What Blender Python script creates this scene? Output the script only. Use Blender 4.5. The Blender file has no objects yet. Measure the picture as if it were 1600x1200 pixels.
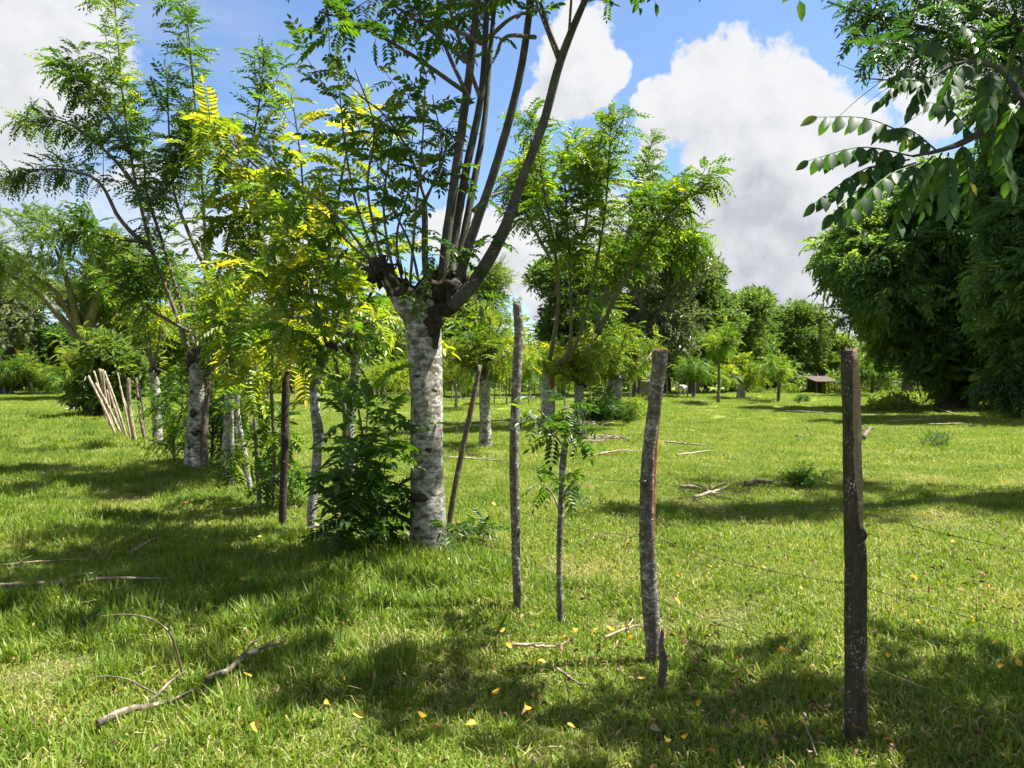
import bpy, math, random
import numpy as np
from mathutils import Matrix, Vector

# ------------------------------------------------------------------ camera, sky, sun, exposure
SC = bpy.context.scene
COL = SC.collection
F, H0, CH = 1200.0, 590.0, 1.55            # focal length in px of a 1600 px wide frame, horizon row, eye height
cam_d = bpy.data.cameras.new('camera'); cam = bpy.data.objects.new('camera', cam_d); COL.objects.link(cam)
cam_d.sensor_width = 36; cam_d.lens = 36*F/1600; cam_d.clip_start = 0.05; cam_d.clip_end = 3000
cam.location = (0, 0, CH); cam.rotation_euler = (math.radians(90)-math.atan(10/F), 0, 0)
SC.camera = cam
SUN_EL, SUN_AZ = math.radians(63), math.radians(80)      # azimuth from +Y (view direction) towards +X (right)
SUN = np.array([math.sin(SUN_AZ)*math.cos(SUN_EL), math.cos(SUN_AZ)*math.cos(SUN_EL), math.sin(SUN_EL)])
sl = bpy.data.lights.new('sun', 'SUN'); sl.energy = 3.1; sl.angle = math.radians(0.53); sl.color = (1.0, 0.95, 0.86)
so = bpy.data.objects.new('sun', sl); COL.objects.link(so)
so.rotation_euler = Vector(SUN).to_track_quat('Z', 'Y').to_euler(); so.location = (20, 10, 40)
SC.view_settings.view_transform = 'Standard'; SC.view_settings.look = 'None'
SC.view_settings.exposure = 2.75; SC.view_settings.gamma = 1
SC.render.engine = 'CYCLES'
cy = SC.cycles
cy.max_bounces = 6; cy.diffuse_bounces = 4; cy.glossy_bounces = 2; cy.transmission_bounces = 4; cy.transparent_max_bounces = 4
cy.use_denoising = True; cy.use_adaptive_sampling = True; cy.adaptive_threshold = 0.05
cy.caustics_reflective = False; cy.caustics_refractive = False; cy.sample_clamp_indirect = 6

def nd(nt, typ, ins=None, **kw):
    n = nt.nodes.new(typ)
    for k, v in kw.items(): setattr(n, k, v)
    if ins:
        for k, v in ins.items():
            s = n.inputs[k]
            if isinstance(v, bpy.types.NodeSocket): nt.links.new(v, s)
            else: s.default_value = v
    return n
def ramp(nt, fac, stops, interp='LINEAR'):
    n = nt.nodes.new('ShaderNodeValToRGB'); n.color_ramp.interpolation = interp
    e = n.color_ramp.elements
    while len(e) < len(stops): e.new(0.5)
    for el, (p, c) in zip(e, stops):
        el.position = p; el.color = (c, c, c, 1) if isinstance(c, (int, float)) else (*c, 1)
    nt.links.new(fac, n.inputs[0]); return n.outputs[0]
def mixc(nt, fac, a, b, mode='MIX'):
    n = nd(nt, 'ShaderNodeMix', data_type='RGBA', blend_type=mode)
    for s, v in ((n.inputs[0], fac), (n.inputs[6], a), (n.inputs[7], b)):
        if isinstance(v, bpy.types.NodeSocket): nt.links.new(v, s)
        else: s.default_value = v if isinstance(v, (int, float)) else (*v, 1)
    return n.outputs[2]
def math_(nt, op, a, b=0.0, c=None, clamp=False):
    n = nd(nt, 'ShaderNodeMath', operation=op, use_clamp=clamp)
    for s, v in zip(n.inputs, (a, b, c)):
        if v is None: continue
        if isinstance(v, bpy.types.NodeSocket): nt.links.new(v, s)
        else: s.default_value = v
    return n.outputs[0]
def vmath(nt, op, a, b=None, scale=None):
    n = nd(nt, 'ShaderNodeVectorMath', operation=op)
    for s, v in ((n.inputs[0], a), (n.inputs[1], b), (n.inputs[3], scale)):
        if v is None: continue
        if isinstance(v, bpy.types.NodeSocket): nt.links.new(v, s)
        else: s.default_value = v
    return n

def pdir(px, py):
    v = np.array([(px-800)/F, 1.0, (H0-py)/F]); return v/np.linalg.norm(v)
# cumulus banks: (px, py, radius px, weight)
CLOUDS = [(895, 95, 72, 1.0), (868, 150, 55, 1.0), (920, 120, 60, .9),
          (1130, 150, 92, 1.0), (1215, 170, 112, 1.0), (1055, 190, 72, 0.95), (1020, 165, 40, .8), (1180, 260, 120, 1.0),
          (1280, 250, 110, 1.0), (1250, 360, 130, 1.0), (1150, 360, 110, 1.0), (1190, 450, 110, 1.0), (1300, 470, 120, .95),
          (800, 375, 95, 1.0), (850, 430, 80, .9), (730, 360, 60, .8), (1020, 250, 30, .6), (960, 400, 110, .9),
          (1470, 130, 85, .8), (1560, 60, 120, .8), (1400, 330, 130, .8),
          (40, 50, 150, .55), (-90, 120, 220, .6), (120, 100, 80, .42), (60, 300, 130, .34), (-60, 380, 160, .42), (250, 330, 120, .4), (420, 420, 140, .5)]
def world():
    w = bpy.data.worlds.new('World'); SC.world = w; w.use_nodes = True
    nt = w.node_tree; nt.nodes.clear()
    g = bpy.data.node_groups.new('cloud_density', 'ShaderNodeTree')
    g.interface.new_socket('Vector', in_out='INPUT', socket_type='NodeSocketVector')
    g.interface.new_socket('Density', in_out='OUTPUT', socket_type='NodeSocketFloat')
    gi = g.nodes.new('NodeGroupInput'); go = g.nodes.new('NodeGroupOutput')
    v = gi.outputs[0]
    n1 = nd(g, 'ShaderNodeTexNoise', {'Vector': v, 'Scale': 9.0, 'Detail': 8.0, 'Roughness': 0.62})
    off = vmath(g, 'SUBTRACT', n1.outputs['Color'], (0.5, 0.5, 0.5)).outputs[0]
    off = vmath(g, 'SCALE', off, scale=0.16).outputs[0]
    wv = vmath(g, 'ADD', v, off).outputs[0]
    acc = None
    for px, py, r, wt in CLOUDS:
        c = pdir(px, py); rr = r/F
        dist = vmath(g, 'DISTANCE', wv, tuple(c)).outputs['Value']
        m = nd(g, 'ShaderNodeMapRange', {'Value': dist, 'From Min': rr*1.15, 'From Max': rr*0.35, 'To Min': 0.0, 'To Max': wt}, interpolation_type='SMOOTHSTEP')
        acc = m.outputs[0] if acc is None else math_(g, 'MAXIMUM', acc, m.outputs[0])
    # the same kind of broken cumulus goes on over the rest of the sky
    n2 = nd(g, 'ShaderNodeTexNoise', {'Vector': wv, 'Scale': 2.6, 'Detail': 3.0, 'Roughness': 0.5})
    sep = nd(g, 'ShaderNodeSeparateXYZ', {0: v})
    rest = nd(g, 'ShaderNodeMapRange', {'Value': n2.outputs[0], 'From Min': 0.43, 'From Max': 0.55}, interpolation_type='SMOOTHSTEP').outputs[0]
    fwd = nd(g, 'ShaderNodeMapRange', {'Value': sep.outputs[1], 'From Min': 0.72, 'From Max': 0.6}, interpolation_type='SMOOTHSTEP').outputs[0]
    acc = math_(g, 'MAXIMUM', acc, math_(g, 'MULTIPLY', rest, fwd))
    n3 = nd(g, 'ShaderNodeTexNoise', {'Vector': wv, 'Scale': 26.0, 'Detail': 6.0, 'Roughness': 0.6})
    d = math_(g, 'MULTIPLY_ADD', math_(g, 'SUBTRACT', n3.outputs[0], 0.5), 0.55, acc)
    d = math_(g, 'MULTIPLY', d, math_(g, 'MULTIPLY', acc, 3.0, clamp=True), clamp=True)
    g.links.new(d, go.inputs[0])
    tc = nd(nt, 'ShaderNodeTexCoord'); V = tc.outputs['Generated']
    def dens(vec):
        n = nt.nodes.new('ShaderNodeGroup'); n.node_tree = g; nt.links.new(vec, n.inputs[0]); return n.outputs[0]
    d0 = dens(V)
    d1 = dens(vmath(nt, 'ADD', V, tuple(np.array([0.02, 0, 0.055]))).outputs[0])
    d2 = dens(vmath(nt, 'ADD', V, tuple(np.array([0.05, 0, 0.13]))).outputs[0])
    thick = math_(nt, 'MULTIPLY_ADD', d2, 0.5, math_(nt, 'MULTIPLY', d1, 0.5))
    def bill(vec): return nd(nt, 'ShaderNodeTexNoise', {'Vector': vec, 'Scale': 13.0, 'Detail': 7.0, 'Roughness': 0.58}).outputs[0]
    relief = math_(nt, 'SUBTRACT', bill(V), bill(vmath(nt, 'ADD', V, (0.012, 0.0, 0.024)).outputs[0]))
    thick = math_(nt, 'MULTIPLY_ADD', relief, -1.8, math_(nt, 'MULTIPLY', thick, .86), clamp=True)
    sky = nd(nt, 'ShaderNodeTexSky', sky_type='NISHITA', sun_disc=False, sun_elevation=SUN_EL, sun_rotation=SUN_AZ, altitude=50, air_density=1.0, dust_density=0.6, ozone_density=2.0)
    cc = ramp(nt, thick, [(0.0, (2.72, 2.74, 2.8)), (0.3, (2.5, 2.54, 2.62)), (0.7, (2.1, 2.17, 2.3)), (1.0, (1.72, 1.81, 1.98))])
    # thin high veil on top of the blue
    n4 = nd(nt, 'ShaderNodeTexNoise', {'Vector': vmath(nt, 'MULTIPLY', V, (1, 1, 3.0)).outputs[0], 'Scale': 3.2, 'Detail': 6.0, 'Roughness': 0.6})
    sx = nd(nt, 'ShaderNodeSeparateXYZ', {0: V})
    veil = nd(nt, 'ShaderNodeMapRange', {'Value': n4.outputs[0], 'From Min': 0.42, 'From Max': 0.75, 'To Max': 0.5}).outputs[0]
    side = nd(nt, 'ShaderNodeMapRange', {'Value': sx.outputs[0], 'From Min': 0.0, 'From Max': -0.45, 'To Min': 0.15, 'To Max': 1.5}).outputs[0]
    veil = math_(nt, 'MULTIPLY', veil, side, clamp=True)
    blue = mixc(nt, 1.0, sky.outputs[0], SKY_TINT, 'MULTIPLY')
    base = mixc(nt, veil, blue, (1.8, 2.1, 2.6))
    al = ramp(nt, d0, [(0.12, 0.0), (0.55, 1.0)], 'EASE')
    final = mixc(nt, al, base, cc)
    bg = nd(nt, 'ShaderNodeBackground', {'Color': final, 'Strength': 0.05})
    out = nd(nt, 'ShaderNodeOutputWorld'); nt.links.new(bg.outputs[0], out.inputs[0])
SKY_TINT = (0.52, 0.57, 0.64)
world()

# ------------------------------------------------------------------ helpers
rng = np.random.default_rng(7)
def hash_sines(seed, k=5):
    r = np.random.default_rng(seed); return r.uniform(0, 6.28, k), r.integers(1, 6, k), r.uniform(0.5, 3, k)
def gz(x, y):
    x = np.asarray(x, float); y = np.asarray(y, float)
    near = np.exp(-((x+0.6)**2+(y-6.5)**2)/1.6)*0.07 + np.exp(-((x+5.3)**2+(y-12.8)**2)/0.8)*0.12
    return 0.03*np.sin(0.9*x+1.3)*np.sin(0.8*y+.4) + 0.02*np.sin(1.9*x+.7*y) + 0.012*np.sin(4.1*x-2.2*y+1)+0.010*np.sin(3.3*y+1.1*x) + near
def G(px, py, dz=0.0):
    """point on the ground under a place of the photograph"""
    d = CH*F/(py-H0); x = (px-800)/F*d
    return np.array([x, d, float(gz(x, d))+dz])
def P(px, py, Y): return np.array([(px-800)/F*Y, Y, CH+(H0-py)/F*Y])
def nrm(v):
    v = np.asarray(v, float); return v/np.maximum(np.linalg.norm(v, axis=-1, keepdims=True), 1e-9)

class Geo:
    def __init__(s): s.V = []; s.F = {3: [], 4: []}; s.T = []; s.n = 0
    def add(s, V, Fs, tint=0.5):
        V = np.asarray(V, float)
        for f in (Fs if isinstance(Fs, (list, tuple)) else [Fs]):
            f = np.asarray(f, int)
            if len(f): s.F[f.shape[1]].append(f+s.n)
        s.V.append(V); s.T.append(np.broadcast_to(np.asarray(tint, float), (len(V),))); s.n += len(V); return s
    def mesh(s, name, org=(0, 0, 0), smooth=False):
        V = np.concatenate(s.V)-np.asarray(org); T = np.concatenate(s.T)
        tri = np.concatenate(s.F[3]) if s.F[3] else np.zeros((0, 3), int)
        qd = np.concatenate(s.F[4]) if s.F[4] else np.zeros((0, 4), int)
        me = bpy.data.meshes.new(name)
        me.vertices.add(len(V)); me.vertices.foreach_set('co', V.astype(np.float32).ravel())
        loops = np.concatenate([tri.ravel(), qd.ravel()]).astype(np.int32)
        me.loops.add(len(loops)); me.loops.foreach_set('vertex_index', loops)
        tot = np.concatenate([np.full(len(tri), 3), np.full(len(qd), 4)]).astype(np.int32)
        st = np.concatenate([[0], np.cumsum(tot)[:-1]]).astype(np.int32)
        me.polygons.add(len(tot)); me.polygons.foreach_set('loop_start', st)
        me.polygons.foreach_set('use_smooth', np.full(len(tot), smooth, bool))
        at = me.attributes.new('tint', 'FLOAT', 'POINT'); at.data.foreach_set('value', T.astype(np.float32))
        me.update(calc_edges=True); return me
    def build(s, name, mat, parent=None, smooth=False, kind=None, label=None, cat=None, group=None):
        org = parent['_w'] if parent is not None and '_w' in parent else (0, 0, 0)
        me = s.mesh(name, org, smooth); me.materials.append(mat)
        o = bpy.data.objects.new(name, me); COL.objects.link(o)
        if parent is not None: o.parent = parent
        tag(o, label, cat, group, kind); return o
def tag(o, label=None, cat=None, group=None, kind=None):
    for k, v in (('label', label), ('category', cat), ('group', group), ('kind', kind)):
        if v: o[k] = v
    return o
def thing(name, label, cat, loc, group=None):
    o = bpy.data.objects.new(name, None); COL.objects.link(o); o.location = tuple(float(a) for a in loc)
    o.empty_display_size = 0.2; o['_w'] = [float(a) for a in loc]; tag(o, label, cat, group); return o
def mesh_thing(name, geo, mat, loc, label, cat, group=None, smooth=True):
    """a thing that is one mesh, origin at its base"""
    me = geo.mesh(name, loc, smooth); me.materials.append(mat)
    o = bpy.data.objects.new(name, me); COL.objects.link(o); o.location = tuple(float(a) for a in loc)
    o['_w'] = [float(a) for a in loc]
    return tag(o, label, cat, group)
def catmull(pts, m):
    p = np.asarray(pts, float)
    if len(p) < 3: return p[0]+(p[-1]-p[0])*np.linspace(0, 1, m)[:, None]
    q = np.vstack([2*p[0]-p[1], p, 2*p[-1]-p[-2]]); n = len(p)-1
    t = np.linspace(0, n, m); i = np.minimum(t.astype(int), n-1); u = (t-i)[:, None]
    a, b, c, d = q[i], q[i+1], q[i+2], q[i+3]
    return 0.5*(2*b+(c-a)*u+(2*a-5*b+4*c-d)*u*u+(3*b-a-3*c+d)*u**3)
def frames(p):
    t = nrm(np.gradient(p, axis=0)); n = np.zeros_like(p)
    ref = np.array([1.0, 0, 0]) if abs(t[0][0]) < 0.8 else np.array([0, 1.0, 0])
    n[0] = nrm(ref-t[0]*np.dot(ref, t[0]))
    for i in range(1, len(p)):
        v = n[i-1]-t[i]*np.dot(n[i-1], t[i]); n[i] = nrm(v)
    return t, n, np.cross(t, n)
def tube(pts, rad, n=8, m=None, bump=0.0, seed=0, jag=0.0, wob=0.0):
    """pts control polyline, rad radii at even steps along it"""
    m = m or max(2, len(pts)*4); p = catmull(pts, m)
    r = np.interp(np.linspace(0, 1, m), np.linspace(0, 1, len(rad)), rad)
    R = np.random.default_rng(seed)
    if wob: p[1:-1] += np.cumsum(R.normal(0, wob, (m-2, 3)), 0)*np.sin(np.linspace(0, np.pi, m-2))[:, None]*0.5
    t, a, b = frames(p)
    th = np.linspace(0, 2*np.pi, n, endpoint=False)
    L = np.linalg.norm(np.diff(p, axis=0), axis=1).sum()/max(np.mean(r), 1e-4)
    rr = np.ones((m, n))
    if bump:
        z = np.linspace(0, L, m)[:, None]
        for k in range(7):
            f, w = R.uniform(0.15, 1.1), R.integers(0, 4)
            rr = rr+bump*R.normal(0, .45)*np.sin(w*th[None, :]+f*z+R.uniform(0, 6.28))
        rr = rr+bump*R.normal(0, .35, (m, n))
    rad2 = r[:, None]*rr
    V = p[:, None]+rad2[..., None]*(np.cos(th)[None, :, None]*a[:, None]+np.sin(th)[None, :, None]*b[:, None])
    if jag: V[-1] += t[-1]*R.uniform(-jag, jag, (n, 1))
    V = V.reshape(-1, 3)
    i = np.arange(m-1)[:, None]*n; j = np.arange(n)[None]
    Fq = np.stack([i+j, i+(j+1) % n, i+n+(j+1) % n, i+n+j], -1).reshape(-1, 4)
    V = np.vstack([V, p[0], p[-1]]); c0, c1 = len(V)-2, len(V)-1; jj = np.arange(n)
    T0 = np.stack([np.full(n, c0), (jj+1) % n, jj], 1); T1 = np.stack([np.full(n, c1), (m-1)*n+jj, (m-1)*n+(jj+1) % n], 1)
    return V, [Fq, np.vstack([T0, T1])]
def blob(c, r, seed=0, amp=0.25, nu=12, nv=8, sq=(1, 1, 1)):
    R = np.random.default_rng(seed)
    u = np.linspace(0, 2*np.pi, nu, endpoint=False); v = np.linspace(0.12, np.pi-0.12, nv)
    U, Vv = np.meshgrid(u, v); d = np.stack([np.cos(U)*np.sin(Vv), np.sin(U)*np.sin(Vv), np.cos(Vv)], -1)
    k = 1+sum(amp*R.normal(0, .4)*np.sin(d@R.normal(0, 3.5, 3)+R.uniform(0, 6)) for _ in range(6))+amp*R.normal(0, .25, U.shape)
    V = (np.asarray(c)+d*k[..., None]*r*np.asarray(sq)).reshape(-1, 3)
    i = np.arange(nv-1)[:, None]*nu; j = np.arange(nu)[None]
    Fq = np.stack([i+j, i+nu+j, i+nu+(j+1) % nu, i+(j+1) % nu], -1).reshape(-1, 4)
    V = np.vstack([V, V[:nu].mean(0), V[-nu:].mean(0)]); a, b = len(V)-2, len(V)-1; jj = np.arange(nu)
    return V, [Fq, np.vstack([np.stack([np.full(nu, a), jj, (jj+1) % nu], 1), np.stack([np.full(nu, b), (nv-1)*nu+(jj+1) % nu, (nv-1)*nu+jj], 1)])]
def box(c, s, rz=0.0):
    x, y, z = np.asarray(s)/2
    V = np.array([[-x, -y, -z], [x, -y, -z], [x, y, -z], [-x, y, -z], [-x, -y, z], [x, -y, z], [x, y, z], [-x, y, z]])
    ca, sa = math.cos(rz), math.sin(rz); V = V@np.array([[ca, sa, 0], [-sa, ca, 0], [0, 0, 1]])+np.asarray(c)
    return V, [np.array([[0, 3, 2, 1], [4, 5, 6, 7], [0, 1, 5, 4], [1, 2, 6, 5], [2, 3, 7, 6], [3, 0, 4, 7]])]

# ------------------------------------------------------------------ materials
def newmat(name):
    m = bpy.data.materials.new(name); m.use_nodes = True; nt = m.node_tree; nt.nodes.clear()
    out = nt.nodes.new('ShaderNodeOutputMaterial'); return m, nt, out
def leaf_mat(name, stops, trans=0.42, tcol=(1.5, 1.55, 0.55), rough=0.42, spec=0.35, spot=0.0):
    m, nt, out = newmat(name)
    at = nd(nt, 'ShaderNodeAttribute', attribute_name='tint').outputs['Fac']
    c = ramp(nt, at, stops)
    geo = nd(nt, 'ShaderNodeNewGeometry')
    no = nd(nt, 'ShaderNodeTexNoise', {'Vector': geo.outputs['Position'], 'Scale': 1.3, 'Detail': 3.0})
    c = mixc(nt, 1.0, c, ramp(nt, no.outputs[0], [(0.3, 0.78), (0.7, 1.25)]), 'MULTIPLY')
    if spot:
        n2 = nd(nt, 'ShaderNodeTexNoise', {'Vector': geo.outputs['Position'], 'Scale': 60.0, 'Detail': 2.0})
        c = mixc(nt, ramp(nt, n2.outputs[0], [(0.64, 0.0), (0.72, spot)]), c, (0.12, 0.07, 0.02))
    p = nd(nt, 'ShaderNodeBsdfPrincipled', {'Base Color': c, 'Roughness': rough, 'Specular IOR Level': spec})
    t = nd(nt, 'ShaderNodeBsdfTranslucent', {'Color': mixc(nt, 1.0, c, tcol, 'MULTIPLY')})
    mx = nd(nt, 'ShaderNodeMixShader', {0: trans, 1: p.outputs[0], 2: t.outputs[0]})
    nt.links.new(mx.outputs[0], out.inputs[0]); return m
def bark_mat(name, dark, mid, pale, pale_amt=0.5, scale=9.0, band=0.25, bump=0.5, speck=0.0, green=0.0):
    m, nt, out = newmat(name)
    tc = nd(nt, 'ShaderNodeTexCoord'); v = tc.outputs['Object']
    st = vmath(nt, 'MULTIPLY', v, (1, 1, band)).outputs[0]        # streaks along the stem
    hz = vmath(nt, 'MULTIPLY', v, (1, 1, 2.1)).outputs[0]         # rings round the stem
    n1 = nd(nt, 'ShaderNodeTexNoise', {'Vector': v, 'Scale': scale, 'Detail': 7.0, 'Roughness': 0.68}).outputs[0]
    n2 = nd(nt, 'ShaderNodeTexNoise', {'Vector': st, 'Scale': scale*3.2, 'Detail': 5.0, 'Roughness': 0.6}).outputs[0]
    n3 = nd(nt, 'ShaderNodeTexNoise', {'Vector': hz, 'Scale': scale*2.0, 'Detail': 6.0, 'Roughness': 0.7}).outputs[0]
    base = mixc(nt, ramp(nt, n2, [(0.3, 0.0), (0.7, 1.0)]), dark, mid)
    k = math_(nt, 'MULTIPLY_ADD', n3, 0.55, math_(nt, 'MULTIPLY', n1, 0.45))
    c = mixc(nt, ramp(nt, k, [(0.60-0.22*pale_amt, 0.0), (0.68-0.18*pale_amt, 1.0)]), base, pale)
    n5 = nd(nt, 'ShaderNodeTexNoise', {'Vector': hz, 'Scale': scale*5.5, 'Detail': 3.0, 'Roughness': 0.6}).outputs[0]
    c = mixc(nt, ramp(nt, n5, [(0.33, 0.75), (0.43, 0.0)]), c, dark)
    if green:
        n6 = nd(nt, 'ShaderNodeTexNoise', {'Vector': v, 'Scale': scale*.6, 'Detail': 4.0}).outputs[0]
        c = mixc(nt, ramp(nt, n6, [(0.5, 0.0), (0.66, green)]), c, (0.11, 0.13, 0.06))
    if speck:
        vo = nd(nt, 'ShaderNodeTexVoronoi', {'Vector': vmath(nt, 'MULTIPLY', v, (1, 1, .7)).outputs[0], 'Scale': 80.0, 'Randomness': 1.0})
        n7 = nd(nt, 'ShaderNodeTexNoise', {'Vector': v, 'Scale': 14.0, 'Detail': 3.0}).outputs[0]
        sp = math_(nt, 'MULTIPLY', ramp(nt, vo.outputs['Distance'], [(0.1, 1.0), (0.42, 0.0)]), ramp(nt, n7, [(0.5, 0.0), (0.72, speck)]))
        c = mixc(nt, sp, c, (0.5, 0.5, 0.44))
    b = nd(nt, 'ShaderNodeBump', {'Strength': bump, 'Distance': 0.012, 'Height': math_(nt, 'ADD', n3, math_(nt, 'MULTIPLY', n2, .8))})
    p = nd(nt, 'ShaderNodeBsdfPrincipled', {'Base Color': c, 'Roughness': 0.88, 'Specular IOR Level': 0.15, 'Normal': b.outputs[0]})
    nt.links.new(p.outputs[0], out.inputs[0]); return m
def plain(name, col, rough=0.7, metal=0.0, var=0.3, scale=20.0, spec=0.3):
    m, nt, out = newmat(name)
    tc = nd(nt, 'ShaderNodeTexCoord')
    n = nd(nt, 'ShaderNodeTexNoise', {'Vector': tc.outputs['Object'], 'Scale': scale, 'Detail': 5.0, 'Roughness': .65}).outputs[0]
    c = mixc(nt, 1.0, (*col,), ramp(nt, n, [(0.3, 1-var), (0.7, 1+var)]), 'MULTIPLY')
    p = nd(nt, 'ShaderNodeBsdfPrincipled', {'Base Color': c, 'Roughness': rough, 'Metallic': metal, 'Specular IOR Level': spec})
    nt.links.new(p.outputs[0], out.inputs[0]); return m

GREEN = [(0.0, (0.022, 0.055, 0.012)), (0.3, (0.038, 0.095, 0.014)), (0.6, (0.075, 0.15, 0.018)), (0.82, (0.2, 0.25, 0.024)), (1.0, (0.38, 0.34, 0.035))]
M = {}
M['leaf'] = leaf_mat('leaf_pinnate', GREEN, 0.52, (1.6, 1.6, .5), spot=.5)
M['leaf_near'] = leaf_mat('leaf_broad', [(0.0, (0.022, 0.065, 0.018)), (0.35, (0.036, 0.095, 0.02)), (0.65, (0.07, 0.14, 0.02)), (0.85, (0.18, 0.2, 0.02)), (1.0, (0.45, 0.32, 0.03))], 0.4, rough=.46, spec=.35, spot=.6)
M['leaf_far'] = leaf_mat('leaf_far', [(0.0, (0.055, 0.095, 0.038)), (0.4, (0.085, 0.14, 0.04)), (0.7, (0.125, 0.185, 0.038)), (1.0, (0.21, 0.24, 0.04))], 0.45, rough=.5)
M['leaf_mango'] = leaf_mat('leaf_mango', [(0.0, (0.075, 0.1, 0.055)), (0.5, (0.115, 0.15, 0.075)), (0.8, (0.17, 0.19, 0.09)), (1.0, (0.28, 0.22, 0.1))], 0.32, rough=.38, spec=.5)
M['leaf_dark'] = leaf_mat('leaf_dark', [(0.0, (0.042, 0.09, 0.042)), (0.4, (0.065, 0.135, 0.048)), (0.75, (0.1, 0.175, 0.042)), (1.0, (0.18, 0.23, 0.045))], 0.5, rough=.42, spec=.4)
M['pale'] = bark_mat('bark_pale', (0.05, 0.043, 0.034), (0.16, 0.145, 0.12), (0.42, 0.41, 0.37), 0.66, 7, .6, .8, green=.4)
M['grey'] = bark_mat('bark_grey', (0.04, 0.038, 0.034), (0.085, 0.08, 0.07), (0.17, 0.165, 0.15), 0.25, 10, .3, .35, green=.5)
M['branch'] = bark_mat('bark_branch', (0.07, 0.06, 0.045), (0.15, 0.13, 0.1), (0.27, 0.25, 0.2), 0.3, 14, .3, .35)
M['black'] = bark_mat('bark_scar', (0.018, 0.014, 0.01), (0.06, 0.048, 0.037), (0.15, 0.13, 0.105), 0.25, 16, .6, .9)
M['post'] = bark_mat('bark_post', (0.032, 0.026, 0.018), (0.08, 0.066, 0.046), (0.15, 0.13, 0.1), 0.12, 14, .3, .7, speck=1.0)
M['post2'] = bark_mat('bark_lichen', (0.05, 0.042, 0.03), (0.15, 0.13, 0.1), (0.36, 0.36, 0.32), 0.42, 12, .4, .7, speck=.8)
M['wood'] = bark_mat('bare_wood', (0.13, 0.095, 0.06), (0.36, 0.28, 0.18), (0.46, 0.38, 0.26), 0.3, 9, .08, .8)
M['red'] = bark_mat('red_wood', (0.07, 0.028, 0.014), (0.24, 0.095, 0.045), (0.3, 0.15, 0.08), 0.3, 9, .08, .7)
M['stick'] = bark_mat('dry_stick', (0.12, 0.09, 0.06), (0.3, 0.24, 0.17), (0.5, 0.43, 0.33), 0.4, 10, .2, .4)
M['dead'] = bark_mat('dead_wood', (0.05, 0.04, 0.03), (0.15, 0.12, 0.09), (0.32, 0.28, 0.22), 0.35, 10, .2, .5)
M['wire'] = plain('rusty_wire', (0.09, 0.075, 0.06), .6, .6, .4, 60)
M['yellow_leaf'] = leaf_mat('fallen_yellow', [(0.0, (0.5, 0.33, 0.03)), (1.0, (0.62, 0.42, 0.06))], .3, (1.2, 1.1, .6), .5, spot=.7)
M['litter'] = leaf_mat('fallen_brown', [(0.0, (0.05, 0.028, 0.01)), (0.5, (0.13, 0.075, 0.028)), (1.0, (0.3, 0.22, 0.1))], .2, (1.2, 1, .7), .7)
M['pink'] = leaf_mat('pink_petal', [(0.0, (0.55, 0.04, 0.22)), (1.0, (0.7, 0.08, 0.3))], .3, (1.2, .8, 1), .5)
M['roof'] = plain('rusty_sheet', (0.09, 0.068, 0.055), .8, .1, .5, 2.5)
M['shedwood'] = plain('shed_wood', (0.12, 0.09, 0.065), .9, 0, .4, 3)
M['cow'] = plain('pale_hide', (0.42, 0.4, 0.37), .8, 0, .12, 3)

def grass_mat():
    m, nt, out = newmat('grass_blade')
    at = nd(nt, 'ShaderNodeAttribute', attribute_name='tint').outputs['Fac']
    geo = nd(nt, 'ShaderNodeNewGeometry'); oi = nd(nt, 'ShaderNodeObjectInfo')
    n1 = nd(nt, 'ShaderNodeTexNoise', {'Vector': geo.outputs['Position'], 'Scale': 0.9, 'Detail': 4.0, 'Roughness': .65}).outputs[0]
    k = math_(nt, 'MULTIPLY_ADD', math_(nt, 'SUBTRACT', n1, .5), .75, at)
    k = math_(nt, 'MULTIPLY_ADD', math_(nt, 'SUBTRACT', oi.outputs['Random'], .5), .16, k)
    c = ramp(nt, k, [(0.0, (0.04, 0.09, 0.01)), (0.3, (0.075, 0.14, 0.014)), (0.55, (0.125, 0.195, 0.02)), (0.72, (0.19, 0.235, 0.035)), (0.88, (0.29, 0.26, 0.09)), (1.0, (0.42, 0.35, 0.19))])
    p = nd(nt, 'ShaderNodeBsdfPrincipled', {'Base Color': c, 'Roughness': .5, 'Specular IOR Level': .28})
    t = nd(nt, 'ShaderNodeBsdfTranslucent', {'Color': mixc(nt, 1.0, c, (1.5, 1.5, .6), 'MULTIPLY')})
    mx = nd(nt, 'ShaderNodeMixShader', {0: .4, 1: p.outputs[0], 2: t.outputs[0]})
    nt.links.new(mx.outputs[0], out.inputs[0]); return m
M['grass'] = grass_mat()
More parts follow.
